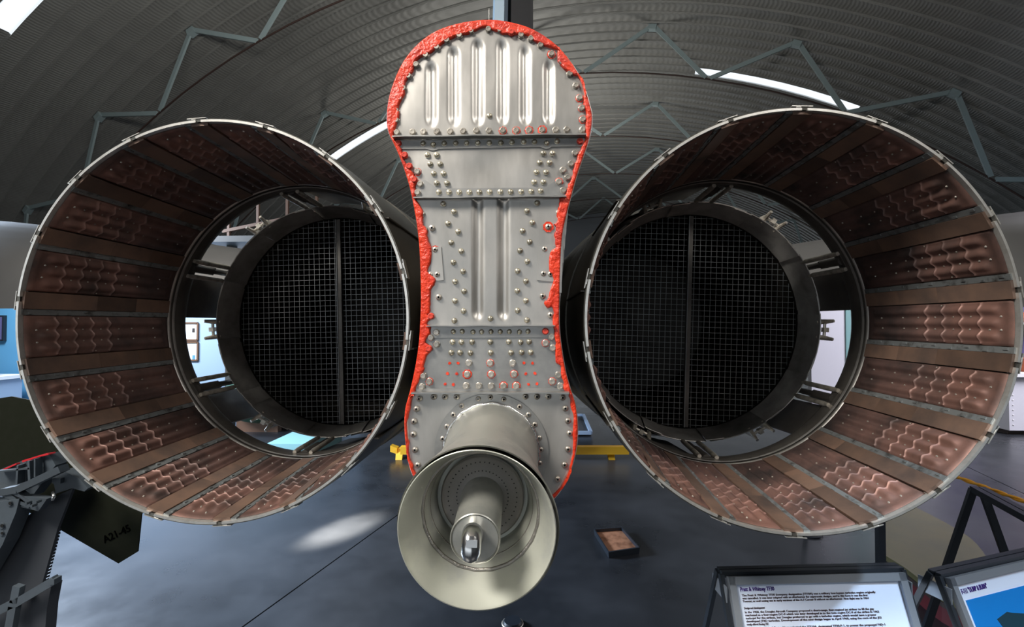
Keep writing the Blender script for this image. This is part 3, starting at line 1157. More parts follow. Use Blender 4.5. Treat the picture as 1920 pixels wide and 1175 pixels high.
# fasteners ------------------------------------------------------
def fastener(kind):
    b = MB()
    def ring(r, y, n, ph=0):
        return [(r * math.cos(2 * PI * i / n + ph), y, r * math.sin(2 * PI * i / n + ph)) for i in range(n)]
    if kind == 'hex':
        n = 12
        prof = [(.0098, 0), (.0098, -.0012), (.0092, -.0016)]
        vs = []
        for r, y in prof:
            vs += ring(r, y, n)
        b.add(vs, [(i * n + j, i * n + (j + 1) % n, (i + 1) * n + (j + 1) % n, (i + 1) * n + j) for i in range(2) for j in range(n)] + [list(range(2 * n, 3 * n))])
        hx = []
        for i in range(12):
            r = .0086 if i % 2 == 0 else .0086 * math.cos(PI / 6)
            hx.append((r * math.cos(PI * i / 6 + .3), -.0014, r * math.sin(PI * i / 6 + .3)))
        hx += [(x, -.0066, z) for x, _, z in hx[:12]]
        hx += ring(.0069, -.0078, 12, .3)
        hx += ring(.0040, -.0078, 12, .3)
        hx += ring(.0034, -.0071, 12, .3)
        b.add(hx, [(i * 12 + j, i * 12 + (j + 1) % 12, (i + 1) * 12 + (j + 1) % 12, (i + 1) * 12 + j) for i in range(4) for j in range(12)] + [list(range(48, 60))])
        return b.mesh('hex_bolt', M['bolt'], 25)
    n = 14
    if kind == 'dome':
        prof = [(.0084, 0), (.0084, -.0008), (.0072, -.0010), (.0071, -.0022), (.0062, -.0042), (.0044, -.0056), (.0022, -.0063)]
        vs = []
        for r, y in prof:
            vs += ring(r, y, n)
        b.add(vs, [(i * n + j, i * n + (j + 1) % n, (i + 1) * n + (j + 1) % n, (i + 1) * n + j) for i in range(len(prof) - 1) for j in range(n)] + [[(len(prof) - 1) * n + j for j in range(n)]])
        return b.mesh('dome_rivet', M['rivet'], 60)
    prof = [(.0088, 0), (.0088, -.0012), (.0074, -.0016), (.0070, -.0034), (.0052, -.0046), (.0030, -.0050)]
    vs = []
    for r, y in prof:
        vs += ring(r, y, n)
    b.add(vs, [(i * n + j, i * n + (j + 1) % n, (i + 1) * n + (j + 1) % n, (i + 1) * n + j) for i in range(len(prof) - 1) for j in range(n)])
    b.m = 1
    b.add(ring(.0030, -.0050, 6) + ring(.0026, -.002, 6), [(j, (j + 1) % 6, 6 + (j + 1) % 6, 6 + j) for j in range(6)] + [list(range(6, 12))])
    return b.mesh('recessed_screw', [M['bolt'], M['black']], 50)


ME_HEX, ME_DOME, ME_SCREW = fastener('hex'), fastener('dome'), fastener('screw')
ME_REDHEX = ME_HEX.copy()
ME_REDHEX.materials[0] = M['redbolt']
HEX = [(744.6, 248.8), (774, 248), (794.3, 247.7), (819.4, 246.9), (844.5, 246.9), (868.7, 246.3), (893.4, 245.7), (917, 245.7), (742.7, 225.7), (743, 208.5), (749.3, 184), (756.4, 166.4), (766.5, 143), (780.6, 122), (798.5, 104), (819, 89.3), (838, 76.4), (861.5, 67.2), (883.6, 59), (916, 56.4), (937, 56.8), (977, 66.8), (995.5, 73.6), (1013.7, 85.6), (1034.3, 101.8), (1053.5, 117.5), (1068.5, 139), (1080, 161), (1087, 183.6), (1091, 203), (1093, 223.8), (942.9, 245), (968, 244.7), (992, 244.3), (1016.7, 243.7), (1042, 244), (1062.7, 243.3), (1092.4, 243.7),
       (782.5, 322), (788, 345), (783, 361), (1078.6, 287), (1071, 307), (1055.7, 319), (1064.7, 332.6), (1048, 341), (1056.7, 356.5), (818.6, 622.6), (808.2, 632.7), (818.6, 645.3), (794, 704), (805, 715), (791, 725), (1034, 631), (1023, 643), (1036.5, 652), (1047, 702.6), (1035.5, 714.7), (1050.7, 723.4),
       (879, 680.4), (919, 680.4), (961, 680.4), (876, 701.4), (921, 701.4), (964, 701), (874, 723), (898, 723), (921, 723.4), (944, 723), (968, 723)]
REDHEX = [(959, 61.3), (747, 269), (1087.7, 265), (759, 291), (767.7, 311.7), (777, 337), (804, 653), (1022.7, 620.7), (808, 592.5)]
DOME = [(917.8, 217.5), (793.5, 269), (812.4, 271.4), (833, 268.8), (854.5, 268.5), (875, 268.3), (896, 268), (917.5, 267.8), (939, 267.8), (960, 266.6), (982, 266), (1002, 266), (1025, 268.6), (1044.6, 265),
        (801.7, 290.8), (818.7, 290.8), (806.8, 308), (825.5, 308), (813.3, 325.7), (831.5, 325.8), (819, 343.7), (838.2, 343.7), (1018.7, 287.5), (1035.7, 287.5), (1012, 305), (1030.6, 305), (1006, 323), (1023.8, 323), (1001.4, 341.5), (1018.7, 341.5),
        (823, 360.5), (842, 360.7), (861, 360.7), (880, 360.7), (898.7, 360.5), (918, 360), (938, 359.7), (957.4, 359.7), (977, 359.4), (996, 359), (1013.6, 358),
        (831, 382), (851, 397), (840, 419), (859, 434.5), (846, 455), (864.7, 471), (850, 492), (868, 509), (853, 528), (870, 546), (853, 564), (869, 583), (852, 601), (1007, 380.4), (988, 395.4), (998, 417.5), (979.7, 433), (993, 453.6), (975, 470), (988.6, 490), (970.5, 508), (986, 527), (970, 545), (986, 563.6), (970.5, 582), (988, 600), (919.5, 597),
        (850, 621.4), (866.8, 621), (887, 622), (903, 621.8), (920.6, 621.5), (938, 621.5), (955, 621.5), (974, 622), (990, 621), (848.6, 641), (865, 641.4), (885, 641), (919, 641), (954, 640.6), (976, 641.4), (992, 640.6), (846, 661), (862.5, 661), (882, 661.6), (920, 661), (958, 661), (978, 660.5), (995, 660.5)]
SCREW = [(791.5, 401.5), (796, 429.5), (810, 427.7), (816, 468), (807, 515), (820, 514.5), (822.5, 557), (1047.5, 399), (1028, 425), (1021, 467), (1019, 513), (1032, 514), (1017.5, 555), (1032, 590.5),
         (786, 747), (781, 766.6), (776, 790), (775, 814), (778.2, 843), (783, 871.6), (813, 743.4), (834, 743.4), (856, 743.4), (897, 747), (919.6, 744), (865.7, 760), (850, 777), (838, 799), (830, 822), (944.7, 748), (985, 743), (1006.7, 743), (1028, 743), (1055, 745), (974, 762), (991, 777), (1002.8, 795.6), (1011, 820.6), (1014, 842.6), (1012, 868), (1060, 765.4), (1065, 788.6), (1068, 812), (1065, 841.7), (1058.7, 871), (1045.7, 897.7)]
for name, lst, me, off in (('hex_bolt', HEX, ME_HEX, 0), ('sealed_bolt', REDHEX, ME_REDHEX, -.004), ('dome_rivet', DOME, ME_DOME, 0), ('recessed_screw', SCREW, ME_SCREW, 0)):
    for (px, py) in lst:
        y = YP - .0005 + off
        if 258 < py < 280 or 352 < py < 369:
            y = YP - .0015
        inst(name, me, fair, P(px, py, y), (0, random.uniform(0, PI), 0))
# red smears left round some bolts and in empty holes
b = MB()
for (px, py, r) in [(942.9, 245, 8), (968, 244.7, 8), (992, 244.3, 8.5), (1016.7, 243.7, 9), (1034, 101.8, 8.5), (1087, 184, 8), (1091, 203, 7.5), (1093, 224, 8), (919, 680.4, 7.5), (876, 701.4, 9), (921, 701.4, 8), (964, 701, 7.6), (944, 723, 8), (968, 723, 8), (782.5, 322, 7.6), (788, 345, 8), (1048, 341, 8), (1035.5, 714.7, 7.5), (805, 715, 7.5), (1023, 643, 7.4), (816, 468, 8), (1028, 425, 10), (820, 514.5, 8)]:
    p = P(px, py, YP - .0008)
    r = px_len(r)
    n = 16
    ph = random.uniform(0, 6)
    vs = []
    for i in range(n):
        q = r * (1 + .08 * math.sin(3 * i + ph))
        vs.append((p.x + q * math.cos(2 * PI * i / n), p.y, p.z + q * math.sin(2 * PI * i / n)))
    b.prism(vs, (0, 1, 0), .0018)
for (px, py) in [(843, 680.7), (859, 680.7), (839, 700.4), (856, 700.7), (834.5, 720), (850, 720.7), (982, 680), (998.4, 680.7), (986, 700.4), (1002.8, 700), (991, 720.5), (1007, 719.5)]:
    p = P(px, py, YP)
    r = px_len(3.2)
    b.prism([(p.x + r * math.cos(2 * PI * i / 9) * random.uniform(.7, 1.1), p.y + .0008, p.z + r * math.sin(2 * PI * i / 9) * random.uniform(.7, 1.1)) for i in range(9)], (0, 1, 0), .0018)
sm = b.build('sealant_smear', M['seal'], fair)
sm['kind'] = 'stuff'

# ---- fuel dump pipe below the fairing
def C(px, py, Y):
    p = P(px, py, Y)
    return (p.x, p.z)


fp0 = P(921, 845, YP)
b = MB()
b.lathe([(.158, YP), (.158, YP - .0025), (.128, YP - .0025)], 64, c=(fp0.x, 0, fp0.z))
flange = b
st = [  # (r, Y, px, py)
    (.1275, YP + .004, 921, 845), (.1265, YP - .02, 921, 846), (.1255, 1.24, 917, 871), (.130, 1.13, 909, 915), (.150, 1.05, 902, 951), (.166, .992, 895.5, 988)]
prof, cen = [], []
for (r, Y, px, py) in st:
    prof.append((r, Y)); cen.append(C(px, py, Y))
b = MB()
b.lathe(prof, 80, cen=cen)
c0 = C(896, 986, .993)
b.lathe([(.166, .992), (.1675, .988), (.165, .990), (.148, 1.055), (.128, 1.12)], 80, cen=[C(895.5, 988, .992), C(895.5, 988, .988), C(895.5, 988, .990), C(902, 951, 1.055), C(908, 918, 1.12)])
dump = b.build('fuel_dump_pipe', M['pipe'], jet, smooth=50, fix=False)
flange.build('mounting_flange', M['plate_dark'], dump, smooth=30)
b = MB()
pts = []
for i in range(49):
    a = 2 * PI * i / 48
    w_ = .0018 * math.sin(i * 2.3)
    pts.append((fp0.x + (.131 + w_) * math.cos(a), YP - .008 + w_, fp0.z + (.131 + w_) * math.sin(a)))
b.tube(pts, .0045, 8, cap=False)
b.build('weld_bead', M['weldb'], dump, smooth=True)
# flared cup inside the shroud
cst = [(.1615, .984, 893, 993), (.1625, .980, 893, 993), (.1605, .979, 893, 993), (.157, .985, 893, 992), (.142, 1.018, 897.5, 974), (.1275, 1.052, 901, 957), (.123, 1.06, 901, 955), (.117, 1.075, 902, 947), (.116, 1.09, 903, 941), (.110, 1.095, 903, 939), (.106, 1.13, 904.5, 930), (.02, 1.132, 904.5, 930)]
b = MB()
b.lathe([(r, y) for r, y, _, _ in cst], 80, cen=[C(px, py, y) for r, y, px, py in cst])
b.build('flared_cup', M['cup'], dump, smooth=50, fix=False)
b = MB()
cc = C(901, 957, 1.05)
pts = [(cc[0] + .1275 * math.cos(2 * PI * i / 64), 1.05 + .001 * math.sin(i * 2.1), cc[1] + .1275 * math.sin(2 * PI * i / 64)) for i in range(65)]
b.tube(pts, .0042, 8, cap=False)
cc = C(902.5, 944, 1.083)
pts = [(cc[0] + .118 * math.cos(2 * PI * i / 64), 1.083, cc[1] + .118 * math.sin(2 * PI * i / 64)) for i in range(65)]
b.tube(pts, .003, 8, cap=False)
b.build('inner_weld', M['weld'], dump, smooth=True)
YD = 1.11
dc = C(904.5, 931, YD)
b = MB()
b.lathe([(.0955, YD + .012), (.0965, YD), (.093, YD - .003), (.088, YD), (.04, YD + .001)], 64, c=(dc[0], 0, dc[1]))
b.build('perforated_disc', M['disc'], dump, smooth=40, fix=False)
b = MB()
for (rq, nq) in ((.0795, 46), (.0595, 44)):
    for i in range(nq):
        a = 2 * PI * i / nq
        x, z = dc[0] + rq * math.cos(a), dc[1] + rq * math.sin(a)
        b.lathe([(.0015, YD - .0006), (.0, YD - .0006)], 6, c=(x, 0, z))
pf = b.build('perforation', M['black'], dump, fix=False)
pf['kind'] = 'stuff'
YE = .962
e0 = C(891, 1010, YE)
b = MB()
m0 = C(904, 933, YD)
b.lathe([(.0485, YD + .002), (.0488, YE + .008), (.0508, YE + .006), (.0508, YE), (.049, YE - .002), (.0478, YE), (.0468, YE + .002), (.046, YE + .0005), (.0, YE + .0005)], 56,
        cen=[m0, e0, e0, e0, e0, e0, e0, e0, e0])
b.build('centre_tube', M['pipe'], dump, smooth=30, fix=False)
b = MB()
k0 = Vector((C(888, 1005, YE)[0], YE, C(888, 1005, YE)[1]))
k1 = P(886, 1000, .935)
k2 = P(884, 1012, .915)
k3 = P(882.5, 1036, .908)
b.tube([k0, k0.lerp(k1, .5), k1, k1.lerp(k2, .6), k2, k2.lerp(k3, .5), k3, k3 + Vector((0, -.001, -.010)), k3 + Vector((0, -.0015, -.0155)), k3 + Vector((0, -.0015, -.018))], [.0215, .0205, .0205, .020, .0195, .0195, .0195, .016, .009, .002], 20)
b.build('elbow_spout', M['shiny'], dump, smooth=40)
b = MB()
b.box(P(884.5, 1019, .897), (.021, .006, .013), Matrix.Rotation(rad(-20), 3, 'X'))
b.build('wrench_flat', M['shiny'], dump)

# ================================================================== LEFT: folded wing section with dark green fin
wing = thing('wing_section', (-1.95, 1.95, 0), 'grey wing section with hinge arms and a dark green panel stencilled in black', 'aircraft part')
YG = 2.05
b = MB()
b.prism([P(x, y, YG) for x, y in [(-60, 760), (0, 746), (21, 743), (96, 757), (285, 905), (265, 965), (258, 1034), (222, 1056), (108, 990), (0, 930), (-60, 900)]], (0, 1, 0), .006)
b.build('fin_panel', M['green'], wing)
mt = Matrix.Translation(P(196, 1018, YG - .002)) @ Matrix.Rotation(PI / 2, 4, 'X') @ Matrix.Rotation(rad(25), 4, 'Z')
text('stencil_text', 'A21-45', .045, M['stencil'], wing, mt, bold=.0008)
YS = 1.86
b = MB()
lo = P(60, 1175, YS)
poly = [P(x, y, YS) for x, y in [(-70, 905), (50, 968), (100, 932), (137, 915), (108, 990), (80, 1090)]]
poly += [Vector((poly[-1].x - .06, YS, 0.0)), Vector((poly[0].x, YS, 0.0))]
b.prism(poly, (0, 1, 0), .012)
slab = b.build('wing_slab', M['gearmid'], wing)
b = MB()
for i in range(16):
    p = P(106 - i * 1.55, 995 + i * 6.2, YS + .02)
    b.box(p, (.010, .03, .009))
b.build('serrated_edge', M['gearmid'], wing)
b = MB()
b.prism([P(x, y, 1.9) for x, y in [(-60, 910), (0, 880), (40, 864), (92, 851), (104, 872), (60, 930), (0, 955), (-60, 965)]], (0, 1, 0), .05)
b.build('hinge_web', M['gear'], wing)
for poly in ([(0, 881.5), (30, 868), (31, 870.5), (0, 884.5)], [(41, 863), (74, 853), (90, 850), (91, 852.5), (74, 856), (42, 866.5)]):
    b = MB(); b.prism([P(x, y, 1.885) for x, y in poly], (0, 1, 0), .03); b.build('edge_seal', M['redtape'], wing)
for x0, y0, x1, y1, w_ in ((40, 870, 38, 905, .008), (60, 862, 62, 900, .010), (72, 858, 72, 892, .006), (0, 882, 62, 876, .006)):
    b = MB(); b.bar(P(x0, y0, 1.88), P(x1, y1, 1.88), w_, .03, up=(0, 1, 0)); b.build('web_rib', M['gear'], wing)
# machined arms
for pts, wd, th in (([(-20, 925), (40, 915), (120, 877)], .026, .04), ([(-20, 905), (20, 925), (63, 945)], .024, .03), ([(28, 918), (60, 942)], .02, .03), ([(0, 938), (45, 932)], .02, .02)):
    b = MB()
    for i in range(len(pts) - 1):
        b.bar(P(*pts[i], 1.80), P(*pts[i + 1], 1.80), th, wd, up=(0, 0, 1))
    b.build('hinge_arm', M['gear'], wing)
b = MB()
b.prism([P(x, y, 1.79) for x, y in [(45, 930), (88, 935), (72, 958), (38, 950)]], (0, 1, 0), .03)
for (x, y) in ((58, 940), (68, 945), (76, 938)):
    p = P(x, y, 1.775)
    b.tube([p, p + Vector((0, -.02, 0))], .006, 8)
b.build('hinge_fitting', M['gear'], wing)
b = MB()
b.prism([P(x, y, 1.84) for x, y in [(98, 895), (118, 882), (150, 898), (165, 915), (158, 921), (135, 915), (105, 925)]], (0, 1, 0), .05)
b.box(P(110, 900, 1.835), (.035, .02, .02))
b.build('hinge_bracket', M['gear'], wing)
b = MB()
b.prism([P(x, y, 1.78) for x, y in [(-60, 930), (0, 940), (36, 935), (30, 960), (5, 1020), (-60, 1130)]], (0, 1, 0), .06)
fr = b.build('machined_frame', M['gear'], wing)
for (x, y, r) in ((19, 943, .011), (4, 985, .012), (4, 999, .009)):
    b = MB()
    p = P(x, y, 1.779)
    b.tube([p, p + Vector((0, -.004, 0))], r, 14)
    p = P(x, y, 1.774)
    b.m = 1
    b.tube([p, p + Vector((0, -.0015, 0))], r * .55, 12)
    b.build('bushing', [M['gear'], M['black']], fr, smooth=30)
b = MB()
p0 = P(101, 936 - 4, 1.77)
b.tube([P(100, 922, 1.8), P(101, 931, 1.79), P(98, 938, 1.785)], [.006, .008, .005], 8)
b.build('bright_pin', M['shiny'], wing, smooth=True)
b = MB()
for a_, c_ in (((-30, 1158), (30, 1128)), ((30, 1128), (36, 1097)), ((30, 1130), (106, 1085)), ((28, 1135), (20, 1180))):
    b.bar(P(*a_, 1.76), P(*c_, 1.76), .03, .022, up=(0, 1, 0))
b.box(P(104, 1087, 1.76), (.02, .03, .02))
b.build('lower_linkage', M['gear'], wing)
b = MB()
q = [P(x, y, 1.80) for x, y in [(-60, 1170), (40, 1125), (96, 1098), (88, 1140)]]
q += [Vector((q[-1].x - .05, 1.80, 0)), Vector((q[0].x, 1.80, 0))]
b.prism(q, (0, 1, 0), .045)
b.build('lower_door', M['gearmid'], wing)

# ================================================================== RIGHT FRONT: notice stands
def stand(TL, TR, name, label, cat, group=None, board=True, ratio=.40, s=.018):
    TL, TR = Vector(TL), Vector(TR)
    X = (TR - TL); wd = X.length; X.normalize()
    Yv = Vector((0, 0, 1)).cross(X)          # horizontal, away from the viewer side
    h = TL.z
    mid = (TL + TR) / 2
    root = thing(name, (mid.x, mid.y, 0), label, cat, group)
    for sy in (-1, 1):
        b = MB()
        off = Yv * (sy * .6 * s)
        for q in (TL, TR):
            b.bar(q + off, Vector((q.x, q.y, 0)) + Yv * (sy * ratio * h), s, s * .8, up=X)
        b.bar(TL + off, TR + off, s, s)
        lo_t = 0.86
        A = TL.lerp(Vector((TL.x, TL.y, 0)) + Yv * (sy * ratio * h), lo_t)
        B = TR.lerp(Vector((TR.x, TR.y, 0)) + Yv * (sy * ratio * h), lo_t)
        b.bar(A, B, s * .8, s * .8)
        b.build('frame_side', M['blackmetal'], root)
    for q, sg in ((TL, 1), (TR, -1)) if board else ():
        b = MB()
        b.bar(q - X * sg * 0.0 + Vector((0, 0, -.05)) - Yv * .05, q + Vector((0, 0, -.05)) + Yv * .05, .05, .004, up=X)
        b.build('hinge_plate', M['greyframe'], root)
    if not board:
        return root, None, None
    down = (Vector((TL.x, TL.y, 0)) - Yv * (ratio * h) - (TL - Yv * .6 * s)).normalized()
    nrm = X.cross(down).normalized()
    if nrm.z < 0:
        nrm = -nrm
    R = Matrix((X, -down, nrm)).transposed()
    o = TL - Yv * .6 * s + down * -.005 + nrm * .012
    def pt(u, t, e=0):
        return o + X * u + down * t + nrm * e
    H_ = .80
    b = MB()
    fw = .024
    for (u0, u1, t0, t1) in ((.012, wd - .012, .012, .012 + fw), (.012, wd - .012, H_ - fw, H_), (.012, .012 + fw * .9, .012, H_), (wd - .012 - fw, wd - .012, .012, H_)):
        b.box(pt((u0 + u1) / 2, (t0 + t1) / 2, .006), (u1 - u0, t1 - t0, .018), R)
    b.build('snap_frame', M['greyframe'], root)
    b = MB()
    b.box(pt(wd / 2, H_ / 2, -.001), (wd - .04, H_ - .04, .006), R)
    bd = b.build('poster', M['paper'], root)
    def mw(u, t):
        return Matrix.Translation(pt(u, t, .0032)) @ R.to_4x4()
    return root, bd, (mw, pt, R, wd, H_)


TL, TR = PZ(1349, 1072, .95), PZ(1686, 1064, .95)
r1, bd1, k1_ = stand(TL, TR, 'notice_stand', 'black folding A-frame stand with a grey bordered page of printed text below the right nozzle', 'sign')
mw, pt, R_, wd, H_ = k1_
text('heading_text', 'Pratt & Whitney TF30', .0165, M['ink'], r1, mw(.050, .056), width=.78, bold=.0004)
lines = [(.071, 'The Pratt & Whitney TF30 (company designation JTF10A) was a military low-bypass turbofan engine originally'),
         (.0795, 'was cancelled. It was later adapted with an afterburner for supersonic designs, and in this form it was the first'),
         (.088, 'Tomcat, as well seeing use in early versions of the A-7 Corsair II without an afterburner. First flight was in 1964'),
         (.1075, 'Design and development'),
         (.119, 'In the 1958, the Douglas Aircraft Company proposed a short-range, four-engined jet airliner to fill the gap'),
         (.1275, 'marketed as a four-engine DC-9 which was later developed in to the twin-engine DC-9 of the airline in 1962'),
         (.136, 'turbojet for the airlines, but Douglas preferred to go with a turbofan engine, which would have a greater'),
         (.1445, 'developed JT8D turbofan. Development of the new design began in April 1960, using the core of the J52'),
         (.153, 'newly offered Boeing 727.'),
         (.164, 'In 1960, the United States Navy selected the JTF10A, designated TF30-P-1, to power the proposed F6D-1'),
         (.1725, 'Missileer, but the project was cancelled in April 1961. Meanwhile, the TF30 had been chosen by General')]
for (t, s_) in lines:
    wl_ = min(1.4, (wd - .105) / (len(s_) * .0040))
    text('body_text', s_, .0082, M['ink2'], r1, mw(.052, t), width=wl_ if len(s_) > 60 else .85, bold=.00015)

tl2 = PZ(1752, 1076, .95)
d2 = (PZ(1920, 1038, .95) - tl2).normalized()
r2, bd2, k2_ = stand(tl2, tl2 + d2 * .60, 'notice_stand', 'black folding A-frame stand with a blue photograph poster at the lower right corner', 'sign')
mw2, pt2, R2, wd2, H2 = k2_
text('heading_text', 'F-111 "DUMP & BURN"', .021, M['ink'], r2, mw2(.056, .066), width=.62, bold=.0004)
b = MB()
b.box(pt2(wd2 / 2 + .005, .085 + .31, .003), (wd2 - .11, .62, .002), R2)
b.build('photo_sky', M['photosky'], r2)
b = MB()
b.prism([pt2(u, t, .0042) for u, t in [(.165, .155), (.20, .148), (.225, .143), (.25, .150), (.33, .165), (.45, .19), (.53, .23), (.53, .36), (.36, .32), (.25, .265), (.19, .205)]], (R2 @ Vector((0, 0, 1))), .0008)
b.build('photo_jet', M['photojet'], r2)

a3, c3 = PZ(1833, 917, .95), PZ(1920, 964, .95)
d3 = (c3 - a3).normalized()
r3, _, _ = stand(a3 + d3 * .6, a3, 'frame_stand', 'empty black tubular A-frame stand behind the blue photograph poster', 'stand', board=False, ratio=.30, s=.03)

# stanchion post behind the text notice
pp = P(1651, 1040, 1.93)
post = thing('stanchion_post', (pp.x, pp.y, 0), 'slim blue-black square post standing behind the printed text notice', 'post')
b = MB(); b.bar((pp.x, pp.y, .02), (pp.x, pp.y, 1.04), .026, .022); b.build('post_tube', M['blackmetal'], post)
b = MB(); b.lathe([(0, 0), (.13, 0), (.13, .012), (.03, .03), (0, .03)], 24)
b.v = [Vector((pp.x + v_.x, pp.y + v_.z, v_.y)) for v_ in b.v]
b.build('post_base', M['blackmetal'], post, smooth=30)

# rope barrier
ra, rb = PZ(1797, 895, .95), PZ(1920, 940, .95)
dr = (rb - ra).normalized()
A, B = ra - dr * 1.5, ra + dr * 1.6
rope = thing('rope_barrier', ((A.x + B.x) / 2, (A.y + B.y) / 2, 0), 'yellow twisted rope barrier stretched past the empty A-frame stand', 'barrier')
for sgn in (0, 1):
    b = MB()
    pts, n = [], 120
    for i in range(n + 1):
        t = i / n
        p = A.lerp(B, t)
        p.z -= .02 * 4 * t * (1 - t) - .02
        ph = t * 110 + PI * sgn
        x = dr.cross(Vector((0, 0, 1)))
        pts.append(p + x * .0055 * math.cos(ph) + Vector((0, 0, .0055 * math.sin(ph))))
    b.tube(pts, .0065, 6)
    b.build('rope_strand', M['rope'], rope, smooth=True)
for q in (A, B):
    b = MB(); b.tube([(q.x, q.y, .02), (q.x, q.y, .99)], .018, 12)
    bb = MB(); bb.lathe([(0, 0), (.12, 0), (.12, .012), (.02, .03), (0, .03)], 20)
    b.add([(q.x + v_.x, q.y + v_.z, v_.y) for v_ in bb.v], bb.f)
    b.build('barrier_post', M['blackmetal'], rope, smooth=30)

# olive slab on the floor
sl = [PZ(x, y, .16) for x, y in catmull([(1650, 1033), (1646, 1010), (1648, 960), (1670, 930), (1720, 952), (1795, 992), (1832, 1020), (1858, 1060), (1872, 1105), (1835, 1142), (1765, 1115), (1700, 1066)], 3)]
cs = sum(sl, Vector()) / len(sl)
slabt = thing('painted_slab', (cs.x, cs.y, 0), 'long olive yellow slab with rounded end and red skirt lying on the floor behind the notice stands', 'panel')
def grow(k_, z):
    return [Vector((cs.x + (p.x - cs.x) * k_, cs.y + (p.y - cs.y) * k_, z)) for p in sl]
b = MB(); b.prism(grow(1.0, .125), (0, 0, 1), .035); b.build('slab_top', M['olive'], slabt)
b = MB(); b.prism(grow(1.015, .095), (0, 0, 1), .03); b.build('dark_edging', M['dkbrown'], slabt)
b = MB(); b.prism(grow(1.005, .0), (0, 0, 1), .095); b.build('red_skirt', M['redskirt'], slabt)
cp = PZ(1806, 1060, .162)
b = MB(); b.box(cp, (.10, .05, .003)); tag(b.build('paper_card', M['white']), 'small white card lying on the olive yellow slab', 'card')

# drip tray
tc_ = [PZ(x, y, .05) for x, y in [(1113, 991), (1166, 987), (1200, 1026), (1141, 1035)]]
tcen = sum(tc_, Vector()) / 4
tray = thing('drip_tray', (tcen.x, tcen.y, 0), 'rusty square drip tray with dark rim on the floor right of the dump pipe', 'tray')
b = MB()
ins = [tcen + (p - tcen) * .93 for p in tc_]
base = [Vector((p.x, p.y, 0)) for p in [tcen + (q - tcen) * .96 for q in tc_]]
for i in range(4):
    j = (i + 1) % 4
    b.add([tc_[i], tc_[j], ins[j], ins[i]], [(0, 1, 2, 3)])
    b.add([tc_[i], tc_[j], base[j], base[i]], [(3, 2, 1, 0)])
    i2, j2 = ins[i] - Vector((0, 0, .03)), ins[j] - Vector((0, 0, .03))
    b.add([ins[i], ins[j], j2, i2], [(0, 1, 2, 3)])
b.build('tray_rim', M['blackmetal'], tray, fix=False)
b = MB(); b.prism([q - Vector((0, 0, .04)) for q in ins], (0, 0, 1), .015); b.build('tray_pan', M['rust'], tray)

# yellow tow bar
ya, yb = PZ(752, 838, .16), PZ(1178, 838, .16)
bar = thing('tow_bar', ((ya.x + yb.x) / 2, ya.y, 0), 'long yellow bar on short feet lying on the floor under the fuselage', 'bar')
b = MB(); b.bar((ya.x, ya.y, .125), (yb.x, yb.y, .125), .09, .10); b.build('beam', M['yellow'], bar)
for px in (752, 1142):
    q = PZ(px, 838, .125)
    b = MB()
    b.prism([Vector((q.x + dx, q.y - .06 - dy, z)) for dx, dy, z in [(-.05, 0, .13), (.05, 0, .13), (.055, .10, 0), (-.03, .10, 0)]], (0, 1, 0), .06)
    b.build('foot', M['yellow'], bar)
q = PZ(742, 840, .125)
b = MB(); b.prism([(q.x - .06, q.y - .05, .09), (q.x - .06, q.y + .05, .09), (q.x + .03, q.y + .05, .06), (q.x + .03, q.y - .05, .06)], (0, 0, 1), .08); b.build('coupling', M['yellow'], bar)

# pale blue outlined panel beyond the bar
q0 = PZ(1060, 810, .02)
fb = thing('floor_frame', (q0.x, q0.y, 0), 'pale blue framed low panel on the floor beyond the yellow bar', 'frame')
c4 = [PZ(x, y, .05) for x, y in [(1030, 811), (1108, 811), (1094, 778), (1030, 778)]]
b = MB()
for i in range(4):
    b.bar(c4[i], c4[(i + 1) % 4], .05, .05)
b.build('frame_edge', M['wallblue'], fb)
b = MB(); b.prism([p - Vector((0, 0, .045)) for p in c4], (0, 0, 1), .03); b.build('frame_panel', M['gearmid'], fb)

# floor cap in the foreground
q = PZ(961, 1172, 0.0)
cap = thing('floor_cap', (q.x, q.y, 0), 'small round black cap on the floor below the dump pipe', 'cap')
b = MB(); b.lathe([(.0, .03), (.05, .03), (.056, .02), (.056, 0)], 28)
b.v = [Vector((q.x + v_.x, q.y + v_.z, v_.y)) for v_ in b.v]
b.build('cap_body', M['blackmetal'], cap, smooth=30)
b = MB(); b.tube([(q.x + .06 * math.cos(2 * PI * i / 24), q.y + .06 * math.sin(2 * PI * i / 24), .012) for i in range(25)], .006, 6, cap=False); b.build('cap_ring', M['rod'], cap, smooth=True)

# ================================================================== DISPLAYS FAR BACK
# framed papers on the left partition
for (x0, y0, x1, y1, lab) in ((352, 605, 371, 637, 'framed printed page with a small portrait, upper of two on the pale blue partition'), (353, 641, 371, 675, 'framed printed page with a blue emblem, lower of two on the pale blue partition')):
    A, B = P(x0 - 8, y0, YL - .01), P(x1, y1, YL - .01)
    f_ = thing('framed_page', ((A.x + B.x) / 2, YL - .01, B.z), lab, 'picture')
    w_, h_ = B.x - A.x, A.z - B.z
    cx_, cz_ = (A.x + B.x) / 2, (A.z + B.z) / 2
    b = MB()
    for (dx, dz, sx, sz) in ((0, h_ / 2, w_, .03), (0, -h_ / 2, w_, .03), (-w_ / 2, 0, .03, h_), (w_ / 2, 0, .03, h_)):
        b.box((cx_ + dx, YL - .016, cz_ + dz), (sx, .03, sz))
    b.build('picture_frame', M['wood'], f_)
    b = MB(); b.box((cx_, YL - .008, cz_), (w_, .012, h_)); b.build('page', M['white'], f_)
    b = MB(); b.box((cx_ + .06, YL - .016, cz_ + (.02 if y0 < 620 else -.12)), (.05, .004, .08)); b.build('print', M['dkbrown' if y0 < 620 else 'walldeep'], f_)
